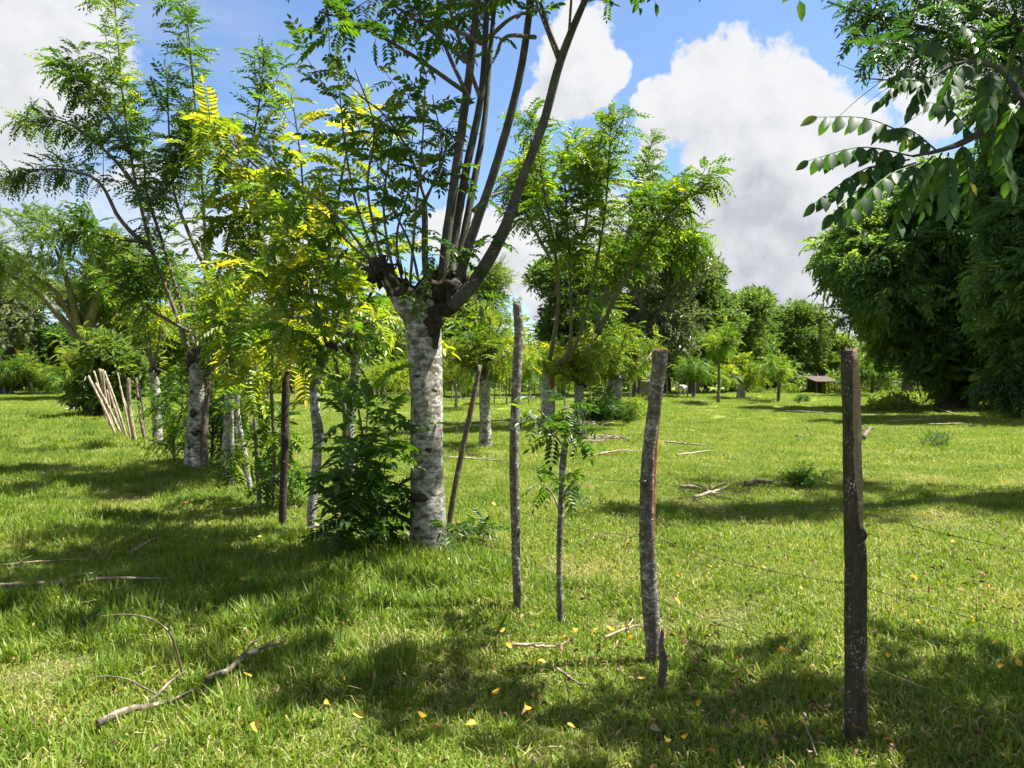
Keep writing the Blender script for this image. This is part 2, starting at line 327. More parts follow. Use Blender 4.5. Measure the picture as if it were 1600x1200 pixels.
def ground_mat():
    m, nt, out = newmat('pasture_ground')
    geo = nd(nt, 'ShaderNodeNewGeometry'); v = geo.outputs['Position']
    n1 = nd(nt, 'ShaderNodeTexNoise', {'Vector': v, 'Scale': 0.55, 'Detail': 8.0, 'Roughness': .7}).outputs[0]
    n2 = nd(nt, 'ShaderNodeTexNoise', {'Vector': v, 'Scale': 14.0, 'Detail': 6.0, 'Roughness': .7}).outputs[0]
    n3 = nd(nt, 'ShaderNodeTexNoise', {'Vector': v, 'Scale': 60.0, 'Detail': 4.0, 'Roughness': .7}).outputs[0]
    soil = mixc(nt, n3, (0.03, 0.024, 0.014), (0.11, 0.085, 0.05))
    gr = mixc(nt, n2, (0.04, 0.07, 0.012), (0.1, 0.13, 0.025))
    near = mixc(nt, ramp(nt, n2, [(0.42, 0.25), (0.6, 0.8)]), soil, gr)
    far = mixc(nt, ramp(nt, n1, [(0.35, 0.0), (0.7, 1.0)]), (0.1, 0.165, 0.018), (0.2, 0.23, 0.045))
    sep = nd(nt, 'ShaderNodeSeparateXYZ', {0: v})
    f = nd(nt, 'ShaderNodeMapRange', {'Value': sep.outputs[1], 'From Min': 9.0, 'From Max': 40.0}).outputs[0]
    c = mixc(nt, f, near, far)
    b = nd(nt, 'ShaderNodeBump', {'Strength': .8, 'Distance': .03, 'Height': n2})
    p = nd(nt, 'ShaderNodeBsdfPrincipled', {'Base Color': c, 'Roughness': .95, 'Specular IOR Level': .1, 'Normal': b.outputs[0]})
    nt.links.new(p.outputs[0], out.inputs[0]); return m
M['ground'] = ground_mat()

# ------------------------------------------------------------------ the ground
def axis(a, b, s0, s1):
    """grid lines, fine near 0 and coarse far out"""
    out = [0.0]; x = 0.0; s = s0
    while x < b: x += s; s = min(s*1.07, s1); out.append(x)
    neg = []; x = 0.0; s = s0
    while x > a: x -= s; s = min(s*1.07, s1); neg.append(x)
    return np.array(neg[::-1]+out)
def ground():
    xs = axis(-700, 700, .12, 40); ys = axis(-12, 900, .12, 40)
    X, Y = np.meshgrid(xs, ys); Z = gz(X, Y)*np.clip(1.3-np.hypot(X, Y)/120, 0, 1)
    g = Geo(); nx = len(xs); i = np.arange(len(ys)-1)[:, None]*nx; j = np.arange(nx-1)[None]
    g.add(np.stack([X, Y, Z], -1).reshape(-1, 3), np.stack([i+j, i+j+1, i+nx+j+1, i+nx+j], -1).reshape(-1, 4))
    g.build('ground', M['ground'], smooth=True, kind='structure', label='grassy pasture ground reaching to the far tree line')
ground()

# ------------------------------------------------------------------ foliage building blocks
def leaflet_shape(fold=0.12, det=True):
    if det:
        V = np.array([[0, 0, 0], [.28, .5, fold*.9], [.68, .42, fold*.6], [1, 0, -.06], [.68, -.42, fold*.6], [.28, -.5, fold*.9], [.5, 0, 0.0]])
        return V, np.array([[0, 6, 2, 1], [6, 3, 2, 2], [0, 5, 4, 6], [6, 4, 3, 3]])
    return np.array([[0, 0, 0], [.45, .5, fold], [1, 0, -.05], [.45, -.5, fold]]), np.array([[0, 3, 2, 1]])
def pinnate(seed, pairs=6, ll=.27, lw=.13, droop=.35, hang=.45, det=False, fwd=.45):
    """compound leaf of length 1 along +X, up +Z"""
    R = np.random.default_rng(seed); g = Geo()
    def rc(s): return np.array([s*(1-.12*droop*s), 0.02*math.sin(3*s+seed), .18*s-(.18+droop)*s*s])
    if det:
        V, Fs = tube([rc(0), rc(.33), rc(.66), rc(1)], [.011, .007, .004], 3, 6); g.add(V, Fs, .25)
    else:
        p = [rc(0), rc(.5), rc(1)]; V = np.array([p[0]+[0, .008, 0], p[0]-[0, .008, 0], p[1]-[0, .006, 0], p[1]+[0, .006, 0], p[2]])
        g.add(V, [np.array([[0, 1, 2, 3]]), np.array([[3, 2, 4]])], .25)
    lv, lf = leaflet_shape(.12, det)
    if det: lq = [lf[[0, 2]], lf[[1, 3]][:, :3]]
    else: lq = [lf]
    for k in range(pairs+1):
        s = .2+.8*k/pairs
        for sd in ((-1, 1) if k < pairs else (0,)):
            o = rc(min(1, s+R.normal(0, .008))); size = ll*(.75+.5*math.sin(math.pi*(0.18+.62*k/pairs)))*R.uniform(.88, 1.1)
            dx = np.array([fwd+R.normal(0, .1), sd*1.0, -hang*R.uniform(.5, 1.5)]) if sd else np.array([1, R.normal(0, .12), -hang-.35])
            dx = nrm(dx); up = nrm(np.array([R.normal(0, .15), sd*.2+R.normal(0, .12), 1.0])); dy = nrm(np.cross(up, dx)); dz = np.cross(dx, dy)
            w = lw/ll*size*1.0
            g.add(o+lv[:, :1]*size*dx+lv[:, 1:2]*w*dy+lv[:, 2:]*size*dz, lq, .5+R.normal(0, .06))
    V = np.concatenate(g.V); T = np.concatenate(g.T)
    Fs = [np.concatenate(g.F[k]) for k in (3, 4) if g.F[k]]
    return V, Fs, T
def sprig(seed, n=6, w=.16, spread=1.0):
    """little fan of simple leaves, length 1"""
    R = np.random.default_rng(seed); g = Geo()
    for k in range(n):
        a = R.uniform(-1.2, 1.2)*spread; e = R.uniform(-.7, .6); o = np.array([R.uniform(0, .5), R.normal(0, .1), R.normal(0, .1)])
        dx = np.array([math.cos(a)*math.cos(e), math.sin(a)*math.cos(e), math.sin(e)]); up = nrm(R.normal(0, .5, 3)+[0, 0, 1])
        dy = nrm(np.cross(up, dx)); L = R.uniform(.4, .62); lv, lf = leaflet_shape(.1, False)
        g.add(o+lv[:, :1]*L*dx+lv[:, 1:2]*w*dy+lv[:, 2:]*L*np.cross(dx, dy), [lf], .5+R.normal(0, .08))
    return np.concatenate(g.V), [np.concatenate(g.F[4])], np.concatenate(g.T)
TPL = {'comb': [pinnate(90+s, 8, .25, .088, .5, .42, True, fwd=.3) for s in range(5)],
       'near': [pinnate(s, 6, .26, .112, .4, .5, True) for s in range(5)],
       'mid': [pinnate(20+s, 7, .22, .082, .45, .5, False) for s in range(6)],
       'fine': [pinnate(40+s, 8, .17, .075, .35, .35, False) for s in range(4)],
       'sprig': [sprig(60+s) for s in range(6)], 'drop': [pinnate(70+s, 5, .34, .13, .55, .8, False) for s in range(5)]}
def rotmats(d, up):
    x = nrm(d); y = nrm(np.cross(up, x)); z = np.cross(x, y); return np.stack([x, y, z], -1)
def scatter(geo, kind, pos, d, up, sc, tint):
    pos = np.asarray(pos); tp = TPL[kind]
    if not len(pos): return
    R = rotmats(d, up); sc = np.broadcast_to(sc, (len(pos),)); tint = np.broadcast_to(tint, (len(pos),)); pick = rng.integers(0, len(tp), len(pos))
    for k, (V, Fs, T) in enumerate(tp):
        ix = np.nonzero(pick == k)[0]
        if not len(ix): continue
        W = np.einsum('nij,vj->nvi', R[ix], V)*sc[ix][:, None, None]+pos[ix][:, None]
        off = (np.arange(len(ix))*len(V))[:, None, None]
        geo.add(W.reshape(-1, 3), [(f[None]+off).reshape(-1, f.shape[1]) for f in Fs], (T[None]-.5+tint[ix][:, None]).ravel())
def leaf_spots(pts, spacing, t0=0.3, rise=.35, seed=0, L=.3, jit=.25):
    """compound leaves in a spiral round a shoot: positions, directions, lengths"""
    R = np.random.default_rng(seed); p = catmull(pts, 40); seg = np.linalg.norm(np.diff(p, axis=0), axis=1); S = np.concatenate([[0], np.cumsum(seg)])
    n = max(2, int(S[-1]*(1-t0)/spacing)); s = S[-1]*(t0+(1-t0)*np.sort(R.uniform(0, 1, n))**.9)
    q = np.stack([np.interp(s, S, p[:, k]) for k in range(3)], -1); t, a, b = frames(p)
    ii = np.clip(np.searchsorted(S, s)-1, 0, 39); ang = np.arange(n)*2.4+R.normal(0, .4, n)
    rad = np.cos(ang)[:, None]*a[ii]+np.sin(ang)[:, None]*b[ii]
    u = s/S[-1]; al = rise+.75*np.clip((u-.72)/.28, 0, 1)+R.normal(0, jit, n)
    d = rad*np.cos(al)[:, None]+t[ii]*np.sin(al)[:, None]
    return q, d, L*R.uniform(.65, 1.12, n)*np.where(u > .93, .7, 1.0)
def sub_shoots(pts, n, L, t0, t1, ang, seed, lift=.35, side=None):
    R = np.random.default_rng(seed); p = catmull(pts, 40); t, a, b = frames(p); out = []
    for k in range(n):
        u = t0+(t1-t0)*(k+R.uniform(.1, .9))/n; i = int(u*39); th = R.uniform(0, 6.28)
        rad = math.cos(th)*a[i]+math.sin(th)*b[i]
        if side is not None: rad = nrm(rad+np.asarray(side))
        A = ang*R.uniform(.75, 1.3); d = nrm(rad*math.sin(A)+t[i]*math.cos(A)); l = L*R.uniform(.6, 1.2)
        m_ = p[i]+d*l*.5; e = p[i]+d*l+np.array([0, 0, lift*l*R.uniform(.3, 1)])
        out.append([p[i], m_, e])
    return out
UPV = np.array([0, 0, 1.0])
class Crown:
    """collects leafy shoots of one tree"""
    def __init__(s, kind, L, spacing, tint, seed): s.k, s.L, s.sp, s.t, s.seed = kind, L, spacing, tint, seed; s.q = []; s.d = []; s.l = []; s.tt = []; s.tw = Geo(); s.n = 0
    def leaves(s, pts, t0=.3, rise=.35, spacing=None, L=None, tint=None):
        s.n += 1; q, d, l = leaf_spots(pts, spacing or s.sp, t0, rise, s.seed*101+s.n, L or s.L)
        s.q.append(q); s.d.append(d); s.l.append(l); R = np.random.default_rng(s.seed*77+s.n); lo, hi = tint or s.t
        s.tt.append(np.clip(R.uniform(lo, hi)+R.normal(0, .1, len(q)), 0, 1))
    def twig(s, pts, r0, r1): s.n += 1; s.tw.add(*tube(pts, [r0, r1], 5, 8, seed=s.n))
    def arrays(s):
        q = np.concatenate(s.q); d = np.concatenate(s.d); return q, d, np.concatenate(s.l), np.concatenate(s.tt)
    def finish(s, parent, mat, twmat, max_parts=0, keep=None):
        q, d, l, t = s.arrays()
        if keep is not None: m = keep(q, d, l); q, d, l, t = q[m], d[m], l[m], t[m]
        up = nrm(UPV+np.random.default_rng(s.seed).normal(0, .25, d.shape)); rest = np.ones(len(q), bool)
        if max_parts:
            mid = q+d*l[:, None]*.5; y = np.maximum(mid[:, 1], .2); px, py = 800+mid[:, 0]/y*F, H0-(mid[:, 2]-CH)/y*F
            see = (px > -20) & (px < 1620) & (py > -20) & (py < 1220)
            order = np.argsort(np.where(see, y/l, 1e9))[:max_parts]; order = order[see[order]]; rest[order] = False
            leaf_parts(parent, s.k, mat, q[order], d[order], up[order], l[order], t[order])
        if rest.any():
            g = Geo(); scatter(g, s.k, q[rest], d[rest], up[rest], l[rest], t[rest]); g.build('foliage', mat, parent, kind='stuff')
        if s.tw.n: s.tw.build('twigs', twmat, parent, True, kind='stuff')
LEAFMESH = {}
def leaf_parts(parent, kind, mat, q, d, up, l, t):
    R = rotmats(d, up); org = np.array(parent['_w'])
    for k in range(len(q)):
        vi = int(rng.integers(0, len(TPL[kind]))); ti = int(np.clip(round(t[k]*7), 0, 7)); key = (kind, vi, ti, mat.name)
        if key not in LEAFMESH:
            V, Fs, T = TPL[kind][vi]; g = Geo().add(V, Fs, T-.5+ti/7); me = g.mesh('leaf'); me.materials.append(mat); LEAFMESH[key] = me
        o = bpy.data.objects.new('leaf', LEAFMESH[key]); COL.objects.link(o); o.parent = parent
        m4 = np.eye(4); m4[:3, :3] = R[k]*l[k]; m4[:3, 3] = q[k]-org; o.matrix_basis = Matrix(m4.tolist())
def part(name, V, Fs, mat, parent, smooth=True, label=None, kind=None): return Geo().add(V, Fs).build(name, mat, parent, smooth, label=label, kind=kind)

# ------------------------------------------------------------------ the big pollarded tree in front
def main_tree():
    b = G(668, 872); Y = b[1]; b[2] -= .04
    t = thing('pollarded_tree', 'large pollarded tree with thick pale grey trunk and four dark poles rising from its head', 'tree', b)
    V, Fs = tube([P(672, 890, Y), P(669, 850, Y), P(667, 760, Y), P(667, 640, Y), P(663, 540, Y), P(662, 470, Y)], [.185, .168, .157, .15, .142, .145, .13], 28, 60, .05, 3)
    part('trunk', V, Fs, M['pale'], t)
    # head: two stubs, swollen dark burr
    V, Fs = tube([P(668, 545, Y), P(650, 500, Y-.01), P(628, 468, Y-.03), P(606, 432, Y-.06)], [.125, .125, .1, .078], 18, 22, .12, 5, .03)
    part('stub', V, Fs, M['pale'], t, label='cut left arm of the trunk head')
    hd = Geo(); R = np.random.default_rng(4)
    for px, py, r, dy in [(690, 470, .15, 0), (706, 455, .13, -.05), (680, 450, .13, .08), (660, 462, .11, -.04), (676, 508, .085, -.07), (645, 465, .09, .05), (700, 435, .11, .08), (720, 445, .09, 0)]:
        hd.add(*blob(P(px, py, Y+dy-.04), r*.82, int(px), .45, 16, 12, (.9, .9, 1.0)))
    for px, py, r in [(594, 425, .085), (610, 437, .07), (588, 432, .05), (630, 452, .07)]: hd.add(*blob(P(px, py, Y-.08), r, int(px), .5, 14, 10))
    for k in range(16):
        a = P(R.uniform(585, 640), R.uniform(425, 465), Y-.1); e = a+np.array([R.normal(-.03, .05), R.normal(0, .04), R.uniform(.04, .15)]); hd.add(*tube([a, e], [.012, .004], 5, 3))
    hd.build('pollard_head', M['black'], t, True)
    # vertical scar under the head and dark knots on the trunk
    V, Fs = tube([P(680, 480, Y-.1), P(681, 515, Y-.105), P(680, 545, Y-.11)], [.05, .045, .028], 12, 12, .2, 8); part('bark_scar', V, Fs, M['black'], t)
    for px, py, r, sx in [(654, 779, .045, 1.7), (668, 703, .022, 1.2), (655, 826, .022, 1.8), (652, 588, .014, 1.6), (678, 610, .014, 2)]:
        V, Fs = blob(P(px, py, Y-.152), r, int(py), .4, 14, 10, (sx, .55, .75)); part('knot', V, Fs, M['black'], t)
    poles = [([(692, 440), (697, 380), (715, 250), (737, 90), (748, -20), (775, -260), (790, -420)], [.075, .063, .06, .052, .045, .03, .015], 0.0),
             ([(705, 440), (708, 390), (728, 270), (752, 150), (760, 30), (770, -150), (765, -330)], [.07, .06, .055, .045, .04, .028, .014], .10),
             ([(712, 435), (720, 395), (738, 300), (757, 190), (768, 60), (790, -160), (800, -300)], [.065, .056, .05, .04, .034, .022, .012], .22),
             ([(715, 450), (732, 385), (775, 260), (812, 120), (832, -10), (870, -240), (880, -400)], [.08, .062, .055, .048, .042, .028, .014], -.05),
             ([(705, 480), (742, 440), (785, 365), (820, 270), (850, 190), (876, 95), (917, -5), (975, -130), (1000, -240)], [.10, .085, .07, .06, .055, .05, .04, .028, .014], -.12),
             ([(876, 95), (858, 50), (838, -10), (800, -110), (780, -200)], [.034, .027, .022, .015, .008], -.12),
             ([(668, 455), (664, 400), (664, 345), (662, 312)], [.05, .042, .04, .036], -.04)]
    C = Crown('near', .34, .085, (.2, .5), 11)
    for k, (pp, rr, dy) in enumerate(poles):
        pts = [P(x, y, Y+dy*(1+.4*j)) for j, (x, y) in enumerate(pp)]
        V, Fs = tube(pts, [q*.66 for q in rr], 14, 46, .035, 30+k); part('branch', V, Fs, M['grey'], t, label='short dark cut pole' if k == 6 else None)
        if k < 5:                       # leafy tops above the picture
            for s in sub_shoots(pts, 9, 1.5, .62, .98, .9, 50+k, .25): C.twig(s, .012, .004); C.leaves(s, .2)
            C.leaves(pts, .8)
    # limbs carrying the leaves at the top left
    limbs = [[(727, 98), (680, 55), (615, 10), (540, -40)], [(727, 145), (640, 85), (560, 40), (500, 20)], [(735, 160), (690, 60), (660, -40)], [(752, 160), (710, 40), (690, -40)],
             [(752, 70), (690, 40), (620, 30)], [(765, 60), (800, 30), (850, 15)], [(910, 5), (935, 0), (968, 12)], [(836, 60), (790, 60), (770, 100)], [(740, 330), (760, 310), (785, 300)]]
    for k, l in enumerate(limbs):
        pts = [P(x, y, Y-.15-.35*j*(1 if k % 2 else -.4)) for j, (x, y) in enumerate(l)]
        V, Fs = tube(pts, [.02, .014, .006], 7, 14, .04, k); part('branch', V, Fs, M['branch'], t)
        if k < 5:
            C.leaves(pts, .25, spacing=.10, L=.26)
            for s in sub_shoots(pts, 6 if k < 2 else 3, .5, .25, 1, .8, 90+k, -.2): C.twig(s, .005, .002); C.leaves(s, .15, L=.24, spacing=.09)
        else: C.leaves(pts, .45, L=.18, spacing=.13)
    # thin shoots from the left stub
    sh = [[(600, 430), (560, 330), (540, 230), (530, 130)], [(605, 440), (520, 330), (450, 285), (400, 240)], [(618, 445), (600, 330), (610, 240), (620, 160)], [(640, 455), (650, 330), (660, 230), (665, 130)],
          [(610, 430), (545, 380), (500, 330), (440, 330)], [(660, 330), (690, 240), (676, 150)], [(600, 425), (575, 300), (585, 200), (555, 110)], [(655, 440), (640, 380), (610, 320), (590, 280)],
          [(630, 450), (620, 370), (640, 290), (645, 210)], [(665, 315), (640, 240), (600, 180), (560, 150)], [(660, 320), (690, 260), (700, 200)], [(595, 430), (530, 400), (480, 420)]]
    for k, l in enumerate(sh):
        pts = [P(x, y, Y-.1+(.16*j if k % 3 else -.2*j)) for j, (x, y) in enumerate(l)]
        V, Fs = tube(pts, [.013, .009, .004], 6, 16, .05, k+7); part('shoot', V, Fs, M['branch'], t)
        C.leaves(pts, .25, spacing=.115, L=.29, tint=(.35, .75))
        for s in sub_shoots(pts, 2, .45, .3, .95, .8, 190+k, .1): C.twig(s, .005, .002); C.leaves(s, .1, L=.26, tint=(.25, .7))
    for l in [[(700, 430), (690, 400), (660, 400)], [(720, 430), (735, 400), (765, 375)], [(730, 440), (745, 460), (755, 490)], [(690, 440), (715, 390), (740, 340)], [(680, 430), (660, 440), (640, 470)]]:
        pts = [P(x, y, Y-.22-.05*j) for j, (x, y) in enumerate(l)]; C.twig(pts, .006, .003); C.leaves(pts, .2, spacing=.06, L=.24, tint=(.2, .45))
    C.finish(t, M['leaf'], M['branch'], 300)
main_tree()

# ------------------------------------------------------------------ fence posts
def shell(pts, rad, a0, a1, n=14, m=40, seed=0, thick=.008, bump=.05):
    """open bark shell round a core between angles a0(z) and a1(z)"""
    R = np.random.default_rng(seed); p = catmull(pts, m); r = np.interp(np.linspace(0, 1, m), np.linspace(0, 1, len(rad)), rad)
    t, a, b = frames(p); u = np.linspace(0, 1, m)
    A0 = np.interp(u, np.linspace(0, 1, len(a0)), a0)+R.normal(0, .07, m); A1 = np.interp(u, np.linspace(0, 1, len(a1)), a1)+R.normal(0, .07, m)
    th = A0[:, None]+(A1-A0)[:, None]*np.linspace(0, 1, n)[None]
    rr = 1+bump*sum(R.normal(0, .5)*np.sin(R.integers(0, 4)*th+R.uniform(4, 25)*u[:, None]+R.uniform(0, 6)) for _ in range(7))+bump*R.normal(0, .3, (m, n))
    def ring(dr): return p[:, None]+((r[:, None]*rr+dr)[..., None])*(np.cos(th)[..., None]*a[:, None]+np.sin(th)[..., None]*b[:, None])
    O, I = ring(thick).reshape(-1, 3), ring(-.006).reshape(-1, 3)
    i = np.arange(m-1)[:, None]*n; j = np.arange(n-1)[None]
    q = np.stack([i+j, i+j+1, i+n+j+1, i+n+j], -1).reshape(-1, 4); k = m*n
    i1 = np.arange(m-1)*n; e0 = np.stack([i1, i1+n, i1+n+k, i1+k], 1); e1 = np.stack([i1+n-1, i1+k+n-1, i1+n+k+n-1, i1+n+n-1], 1)
    j1 = np.arange(n-1)+(m-1)*n; tp = np.stack([j1, j1+1, j1+1+k, j1+k], 1)
    return np.vstack([O, I]), [np.vstack([q, q[:, ::-1]+k, e0, e1, tp])]
def post(name, label, base, pix, rad, core, bark, a0, a1, seed, thick=.008, cat='fence post'):
    b = G(*base); Y = b[1]; b[2] -= .01
    t = thing(name, label, cat, b); pts = [P(x, y, Y) for x, y in pix]
    V, Fs = tube(pts, [r*.96 for r in rad], 16, 36, .05, seed, .02); part('wood', V, Fs, core, t, label='bare weathered wood')
    V, Fs = shell(pts, rad, a0, a1, 16, 44, seed+1, thick); part('bark', V, Fs, bark, t)
    return t, pts
def fence_posts():
    # frame angle 0 = +X (right), -pi/2 faces the camera
    t, pts = post('fence_post', 'thick dark fence post with bare wood down its right side, nearest on the right', (1341, 1152), [(1342, 1180), (1340, 1100), (1338, 900), (1334, 700), (1329, 548)], [.041, .04, .038, .035, .032], M['wood'], M['post'],
                  [.1, .3, .5, .3, .1, .2, .6, .8, .8, .8, .7], [6.2, 6.0, 5.5, 5.45, 5.6, 6.2, 4.7, 4.35, 4.3, 4.4, 4.5], 61)
    Y = pts[0][1]
    for px, py, r in [(1349, 838, .018), (1351, 1085, .014), (1346, 960, .012)]: V, Fs = blob(P(px, py, Y-.042), r, py, .4, 10, 8, (1, .6, 1.3)); part('knot', V, Fs, M['post'], t)
    t, pts = post('fence_post', 'grey lichen-covered fence post with a reddish split, second from the right', (1022, 1034), [(1024, 1060), (1022, 1010), (1013, 860), (1015, 740), (1024, 630), (1033, 547)], [.036, .036, .041, .039, .034, .033], M['red'], M['post2'],
                  [.4, .1, .35, .7, .75, .5, .1], [6.2, 6.1, 5.7, 5.15, 5.1, 5.4, 6.26], 71)
    Y = pts[0][1]
    for px, py, r in [(1005, 752, .022), (1016, 795, .016), (1013, 690, .01), (1018, 640, .012)]: V, Fs = blob(P(px, py, Y-.03), r, py, .4, 10, 8); part('knot', V, Fs, M['post2'], t)
    V, Fs = tube([P(1018, 552, Y), P(1006, 570, Y-.03)], [.006, .003], 5, 4); part('twig', V, Fs, M['stick'], t)
    g = Geo(); b = G(1037, 1073); Y = b[1]; g.add(*tube([P(1036, 1085, Y), P(1035, 1060, Y), P(1038, 1035, Y), P(1034, 1010, Y), P(1036, 985, Y)], [.019, .018, .02, .014, .008], 12, 20, .12, 4, .01))
    mesh_thing('stake', g, M['dead'], b, 'short crooked brown stake beside the foot of the grey split post', 'stake')
    post('fence_post', 'tall thin grey fence post just right of the big trunk', (809, 951), [(810, 975), (809, 930), (804, 780), (805, 640), (810, 540), (808, 474)], [.026, .027, .028, .029, .028, .022], M['dead'], M['post2'], [.8, 1.2, .3, 0, 0], [-.9+6.28, -.6+6.28, -.2+6.28, 6.2, 6.28], 81, .004)
    post('fence_post', 'dark charred-looking fence post with flat cut top, left of the big trunk', (443, 820), [(442, 835), (442, 790), (445, 700), (446, 620), (447, 580)], [.036, .037, .038, .036, .036], M['post'], M['black'], [1.2, .6, .2], [-.9+6.28, -.2+6.28, 6.1], 91, .005)
    g = Geo(); b = G(703, 828); Y = b[1]; g.add(*tube([P(700, 845, Y), P(706, 790, Y), P(720, 715, Y), P(735, 645, Y), P(750, 570, Y)], [.03, .028, .03, .026, .022], 12, 26, .1, 5))
    mesh_thing('leaning_pole', g, M['dead'], b, 'slender brown pole leaning right behind the big trunk', 'pole')
fence_posts()

# barbed wire
def wires():
    posts = [(3.3, .9), (2.35, 2.1), tuple(G(1339, 1152)[:2]), tuple(G(1022, 1034)[:2]), tuple(G(809, 951)[:2]), tuple(G(668, 872)[:2]+np.array([.1, -.17])), tuple(G(490, 838)[:2]), tuple(G(443, 820)[:2]), tuple(G(363, 760)[:2]), tuple(G(300, 738)[:2]), tuple(G(240, 702)[:2])]
    names = {.98: 'top rusty barbed wire strand running along the fence posts', .68: 'middle rusty barbed wire strand running along the fence posts', .36: 'bottom rusty barbed wire strand running along the fence posts'}
    for h, lab in names.items():
        R = np.random.default_rng(int(h*100)); g = Geo(); bb = Geo(); path = []
        for i in range(len(posts)-1):
            a = np.array([*posts[i], h+gz(*posts[i])+R.normal(0, .02)]); c = np.array([*posts[i+1], h+gz(*posts[i+1])+R.normal(0, .02)])
            if i == 0: pa = a
            else: a = last
            last = c
            for u in np.linspace(0, 1, 9)[:-1]: q = a+(c-a)*u; q = q+[0, -.0, -.05*math.sin(math.pi*u)*np.linalg.norm(c-a)*.5]; path.append(q+np.array([.0, -.045, 0]))
        path.append(last+np.array([0, -.045, 0])); path = np.array(path)
        g.add(*tube(path, [.0015, .0015], 5, len(path)*3))
        S = catmull(path, 400); L = np.linalg.norm(np.diff(S, axis=0), axis=1).cumsum()
        for s in np.arange(.1, L[-1], .16):
            q = S[np.searchsorted(L, s)]
            for k in range(2): d = nrm(R.normal(0, 1, 3))*.014; bb.add(*tube([q-d, q+d], [.0016, .0009], 4, 2))
        o = mesh_thing('barbed_wire', g, M['wire'], (posts[2][0], posts[2][1], 0), lab, 'wire', 'barbed wire strands of the fence')
        bb.build('barbs', M['wire'], o, kind='stuff')
wires()

# ------------------------------------------------------------------ trees and stems along the fence, left of the big trunk
def stem_tree(name, label, base, trunk, rad, bark, shoots=(), leaf=('mid', .3, .06, (.3, .7)), r_sh=.014, subs=4, subL=.5, t0=.25, head=None, seed=1, dys=None, cat='tree', branchmat=None, max_parts=0, top=0, hmat=None, group=None, subang=.8, depth=None):
    b = G(*base); Y = depth or b[1]
    if depth: b = np.array([(base[0]-800)/F*Y, Y, float(gz((base[0]-800)/F*Y, Y))])
    t = thing(name, label, cat, b, group)
    pts = [P(x, y, Y) for x, y in trunk]; pts[0] = pts[0]-np.array([0, 0, .06])
    V, Fs = tube(pts, rad, 16, max(24, 7*len(pts)), .08, seed, .015); part('trunk', V, Fs, bark, t)
    if head:
        hd = Geo(); R = np.random.default_rng(seed+3); e = pts[-1]
        for k in range(7): hd.add(*blob(e+R.normal(0, .5, 3)*head*[1, 1, .6], head*R.uniform(.45, .8), seed*9+k, .4, 12, 9))
        hd.build('pollard_head', hmat or M['black'], t, True)
    C = Crown(leaf[0], leaf[1], leaf[2], leaf[3], seed)
    R = np.random.default_rng(seed+50)
    for k, l in enumerate(shoots):
        dy = dys[k] if dys else R.normal(0, .25)*Y/10
        sp = [P(x, y, Y+dy*j) for j, (x, y) in enumerate(l)]
        V, Fs = tube(sp, [r_sh*(1.3 if len(l) > 3 else 1), r_sh*.75, r_sh*.3], 7, 18, .05, seed+k); part('branch', V, Fs, branchmat or M['branch'], t)
        C.leaves(sp, t0)
        for s in sub_shoots(sp, subs, subL, t0*.9, .97, subang, seed*31+k, .3): C.twig(s, .007*Y/10, .003*Y/10); C.leaves(s, .08)
    if C.n: C.finish(t, M['leaf'], M['branch'], max_parts)
    return t
